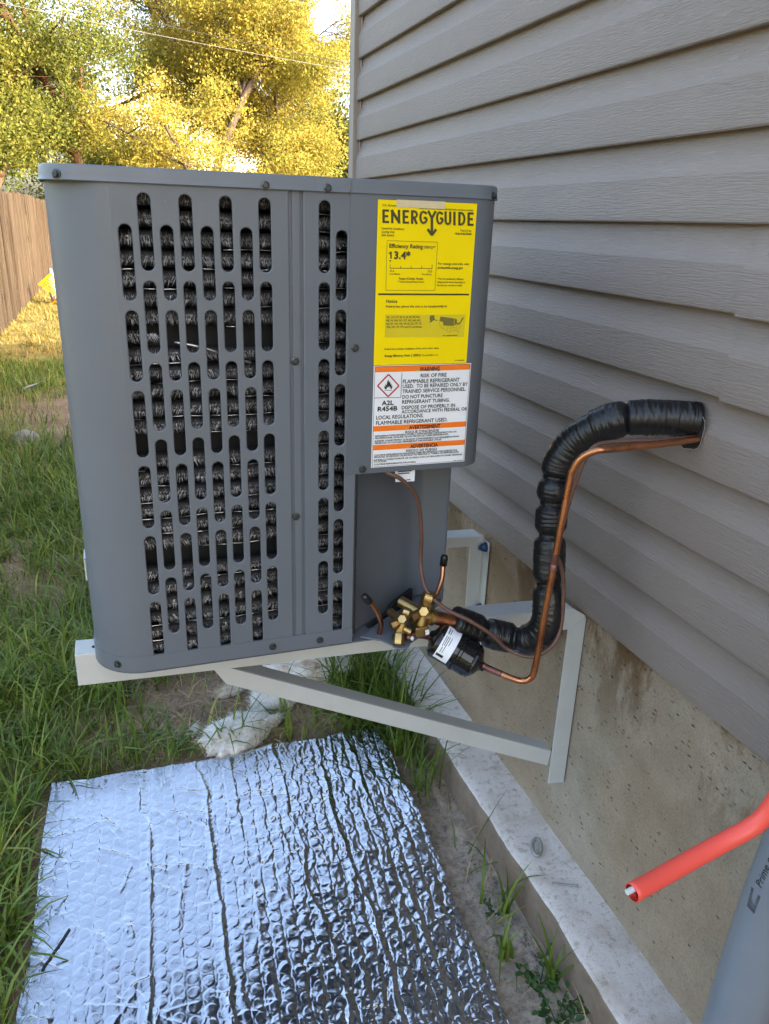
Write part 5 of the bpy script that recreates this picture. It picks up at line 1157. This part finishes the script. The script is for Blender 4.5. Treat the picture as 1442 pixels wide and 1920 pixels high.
for (x, y), nb, L, lab in (((-0.150, 1.115), 5, 0.17, 'lone upright grass tuft against the side of the ledge'), ((-0.140, 0.93), 9, 0.13, 'grass tuft growing among the weeds at the bottom of the ledge'), ((-0.205, 1.02), 8, 0.10, 'low grass tuft at the lower right edge of the foil')):
    r = random.Random(int(y * 1000)); tuft = MB(); tint = []
    for i in range(nb):
        a = r.uniform(0, 6.28); ln = L * r.uniform(0.6, 1.2); o = Vector((x + r.gauss(0, 0.008), y + r.gauss(0, 0.008), -0.005)); w = r.uniform(0.003, 0.0055); s_ = Vector((-math.sin(a), math.cos(a), 0)) * w; le = r.uniform(0.1, 0.6); vs = []
        for j in range(6):
            t = j / 5; p = o + Vector((math.cos(a), math.sin(a), 0)) * ln * le * t * t + Vector((0, 0, ln * (t - 0.35 * le * t * t))); vs += [p - s_ * (1 - t ** 2), p + s_ * (1 - t ** 2)]
        tuft.add(vs, [(2 * j, 2 * j + 1, 2 * j + 3, 2 * j + 2) for j in range(5)]); tint += [r.uniform(0.1, 0.6)] * 12
    tuft.a = {'tint': tint}; add('grass_tuft', tuft, 'grass_blade', None, lab, 'grass tuft', 'single grass tufts along the footing')

# ================================================================ TREES, NEIGHBOUR HOUSE, WIRES
def tree(name, label, cat, base, height, spread, low, n_leaf, leaf, leaf_mat, bark, seed, group, trunk_r=0.16, hang=0.0, holes=(), lean=(0, 0), cluster=0.36, split=0.25):
    r = random.Random(seed); nr = np.random.default_rng(seed); base = Vector(base)
    t = thing(name, label, cat, base, group); mb = MB(); tips = []
    def limb(p, d, L, rad, lev):
        n = 5; pts = [p]; rs = [rad]
        for i in range(n):
            d = (d + Vector((r.gauss(0, 0.17), r.gauss(0, 0.17), r.gauss(0.03, 0.10)))).normalized(); p = p + d * L / n; pts.append(p); rs.append(rad * (1 - 0.55 * (i + 1) / n))
            if lev >= 1 and i >= 1: tips.append((p, lev))
        mb.tube(pts, rs, 7 if lev < 2 else 5, False)
        if lev >= 3 or rad < 0.008: return
        k = r.randint(3, 4) if lev else r.randint(5, 7)
        for j in range(k):
            f = r.uniform(0.35, 1.0) if lev else r.uniform(split, 1.0); q = pts[min(n, max(1, int(f * n)))]; a = r.uniform(0, 6.28)
            out = Vector((math.cos(a), math.sin(a), r.uniform(0.15, 0.9) if lev == 0 else r.uniform(-0.35, 0.6) - hang)); nd = (out.normalized() * (1.0 if lev else 1.3) + d * 0.55).normalized()
            limb(q, nd, L * r.uniform(0.5, 0.75) if lev else spread * r.uniform(0.55, 0.9), rad * r.uniform(0.38, 0.55), lev + 1)
    limb(base + Vector((0, 0, -0.1)), Vector((lean[0], lean[1], 1)).normalized(), height * 0.72, trunk_r, 0)
    add('trunk', mb, bark, t, smooth=True)
    C = np.array([p[:] for p, _ in tips]); C = C[(C[:, 2] > low)]
    # extra leaf clumps to fill the crown down to its skirt
    k = len(C); idx = nr.integers(0, k, n_leaf); cl = nr.normal(0, cluster, (k, 1, 3))[:, 0]
    P = C[idx] + cl[idx] * 0.8 + nr.normal(0, cluster * 0.62, (n_leaf, 3)) * np.array([1, 1, 0.72])
    P = P[P[:, 2] > low * 0.8]
    for hx, hy, hz, hr in list(holes) + GAPS: P = P[(P[:, 0] - hx) ** 2 + ((P[:, 1] - hy) * 0.25) ** 2 + (P[:, 2] - hz) ** 2 > hr ** 2]
    n = len(P); d = nr.normal(0, 1, (n, 3)); d[:, 2] -= 0.4; d /= np.linalg.norm(d, axis=1)[:, None]; e = np.cross(d, nr.normal(0, 1, (n, 3))); e /= np.linalg.norm(e, axis=1)[:, None]
    L = leaf * nr.uniform(0.6, 1.3, n)[:, None]; W = L * 0.26
    V = np.stack([P - d * L / 2, P + e * W, P + d * L / 2, P - e * W], 1).reshape(-1, 3)
    tn = np.clip(0.55 * nr.random(n) + 0.5 * nr.random(k)[idx][:n] if n == n_leaf else 0.5 * nr.random(n) + 0.5 * vnoise(P[:, 0] * 1.3 + 7, P[:, 2] * 1.3 + P[:, 1] * 0.7, seed), 0, 1)
    fast_mesh('crown', V, (np.arange(n) * 4)[:, None] + np.array([[0, 1, 2, 3]]), NOT, leaf_mat, t, tint=np.repeat(tn, 4), smooth=False)
    return t
GT = 'trees beyond the lawn'
GAPS = [(4.85, 20.5, 5.95, 0.62), (5.5, 23.0, 6.6, 0.7), (2.79, 20.5, 4.47, 0.30), (3.14, 22.5, 4.80, 0.30), (3.45, 24.0, 4.98, 0.34), (3.3, 21.5, 4.95, 0.18), (-1.75, 19.5, 3.9, 0.30), (-1.9, 23.0, 4.3, 0.30), (-1.05, 19.5, 4.05, 0.24), (-1.08, 23.5, 4.55, 0.26), (-0.42, 19.5, 3.2, 0.2), (-0.35, 23, 3.55, 0.24), (0.35, 21.5, 5.7, 0.35), (0.5, 24.5, 6.3, 0.35), (1.2, 20.5, 4.9, 0.22), (1.3, 24.0, 5.5, 0.25), (2.3, 22.0, 5.9, 0.25)]   # breaks in the crowns where the sky shows
tree('yellow_tree', 'big golden leaved tree with spreading limbs right above the unit', 'tree', (1.7, 20.5, 0), 10.5, 4.6, 1.9, 125000, 0.075, 'leaf_gold', 'bark', 3, GT, 0.13, 0.12, [(2.45, 19.5, 2.72, 0.36), (2.9, 19.5, 3.05, 0.22), (2.15, 19.5, 3.45, 0.2)])
tree('yellow_tree', 'golden leaved tree standing just left of the house corner', 'tree', (5.2, 22.5, 0), 9.5, 3.8, 1.7, 100000, 0.075, 'leaf_gold', 'bark', 12, GT, 0.12, 0.15, [(2.85, 21.5, 2.9, 0.4), (3.35, 21.5, 3.2, 0.25)])
tree('yellow_tree', 'yellow leaved tree between the olive trees and the big golden tree', 'tree', (0.3, 24.5, 0), 10.5, 3.8, 1.8, 66000, 0.075, 'leaf_gold', 'bark', 77, GT, 0.11, 0.15)
tree('olive_tree', 'tall sparse olive green tree with reddish stems behind the fence at far left', 'tree', (-3.3, 18.5, 0), 11, 3.4, 2.6, 75000, 0.075, 'leaf_olive', 'bark_red', 21, GT, 0.15, 0.25, lean=(0.05, 0))
tree('olive_tree', 'thin olive tree with drooping reddish twigs between fence and golden tree', 'tree', (-0.5, 21.5, 0), 10, 3.0, 2.4, 60000, 0.075, 'leaf_olive', 'bark_red', 33, GT, 0.13, 0.3)
tree('leafy_bush', 'bright green bush rising above the fence top at the left', 'bush', (-4.1, 20.5, 0), 3.6, 2.0, 0.9, 48000, 0.08, 'leaf_green', 'bark', 41, 'bushes behind the fence', 0.08, 0, cluster=0.4, split=0.08)
tree('leafy_bush', 'olive bush just above the top left of the unit', 'bush', (-0.3, 23.5, 0), 3.8, 2.4, 0.8, 48000, 0.08, 'leaf_olive', 'bark', 47, 'bushes behind the fence', 0.08, 0, cluster=0.4, split=0.08)
tree('dark_tree', 'dark green tree far behind the golden tree, partly hidden', 'tree', (2.2, 38, 0), 9, 4.2, 1.2, 20000, 0.26, 'leaf_dark', 'bark', 51, GT, 0.2, 0, cluster=0.6, split=0.1)
tree('dark_tree', 'dark tree low at the house corner edge behind golden foliage', 'tree', (9.2, 36, 0), 6.5, 4.2, 0.8, 20000, 0.24, 'leaf_dark', 'bark', 57, GT, 0.2, 0, cluster=0.6, split=0.1)
tree('dark_tree', 'dark green tree far beyond the fence behind the olive trees', 'tree', (-5.5, 36, 0), 9, 4.5, 1.0, 22000, 0.26, 'leaf_dark', 'bark', 63, GT, 0.2, 0, cluster=0.6, split=0.1)
# the far edge of the neighbourhood: a low belt of woods out past the fence
def woods():
    r = np.random.default_rng(99); n = 26000; a = np.radians(r.uniform(97, 268, n)); d = r.uniform(52, 66, n)
    top = 3.0 + 5.5 * fbm(np.degrees(a) * 0.16, d * 0.02, 97, 4); z = top * r.random(n) ** 0.75
    P = np.stack([-0.9 + np.cos(a) * d, 2 + np.sin(a) * d, z], -1); e1 = r.normal(0, 1, (n, 3)); e1 /= np.linalg.norm(e1, axis=1)[:, None]; e2 = np.cross(e1, r.normal(0, 1, (n, 3))); e2 /= np.linalg.norm(e2, axis=1)[:, None]
    L = r.uniform(0.35, 0.8, n)[:, None]; V = np.stack([P - e1 * L, P + e2 * L * 0.55, P + e1 * L, P - e2 * L * 0.55], 1).reshape(-1, 3)
    fast_mesh('far_woods', V, (np.arange(n) * 4)[:, None] + np.array([[0, 1, 2, 3]]), NOT, 'leaf_green', tint=np.repeat(r.random(n), 4), smooth=False, kind='stuff')
woods()
# the cream house glimpsed through the leaves
nh = thing('neighbour_house', 'cream neighbouring house with white rake trim glimpsed through golden leaves', 'house', (2.0, 37, 0))
add('wall', MB().prism([(-1.8, 34, 0), (5.75, 34, 0), (5.75, 34, 4.25), (1.95, 34, 6.05), (-1.8, 34, 4.25)], (0, 8, 0)), 'cream_wall', nh)
for x in (0.2, 3.2):
    w_ = add('window', MB().box((x, 33.95, 1.2), (x + 1.0, 33.995, 2.5)), 'white_trim', nh); add('pane', MB().box((x + 0.08, 33.94, 1.28), (x + 0.92, 33.949, 2.42)), 'window_glass', w_)
mb = MB()
for sgn, x1_ in ((1, 6.25), (-1, -2.35)): mb.prism([(1.95, 33.6, 6.2), (x1_, 33.6, 4.16), (x1_, 33.6, 4.30), (1.95, 33.6, 6.36)], (0, 8.8, 0))
add('roof', mb, 'roof_shingle', nh, fixn=True)
mb = MB()
for x1_ in (6.25, -2.35): mb.prism([(1.95, 33.52, 6.12), (x1_, 33.52, 4.10), (x1_, 33.52, 4.30), (1.95, 33.52, 6.36)], (0, 0.06, 0))
add('rake_trim', mb, 'white_trim', nh, fixn=True)
add('gutter', MB().box((6.25, 33.5, 4.12), (6.37, 42.4, 4.26)), 'white_trim', nh)
GW = 'overhead wires above the lawn'
for (a, b, m, lab) in (((-8, 16, 5.0), (12, 16, 3.55), 'wire_pale', 'pale overhead wire crossing the golden tree, lower of the pair'), ((-8, 15.4, 5.2), (12, 15.4, 3.40), 'wire_black', 'dark overhead wire sagging across the left tree tops'), ((-8, 16.5, 6.15), (12, 16.5, 4.55), 'wire_pale', 'pale overhead wire highest near the house corner')):
    a = Vector(a); b = Vector(b); pts = [a.lerp(b, t) - Vector((0, 0, 0.35 * 4 * t * (1 - t))) + Vector((0, 0, 0.3)) for t in np.linspace(0, 1, 24)]
    add('overhead_wire', MB().tube(pts, 0.0055, 6), m, None, lab, 'overhead wire', GW, smooth=True)
bpy.context.view_layer.update()
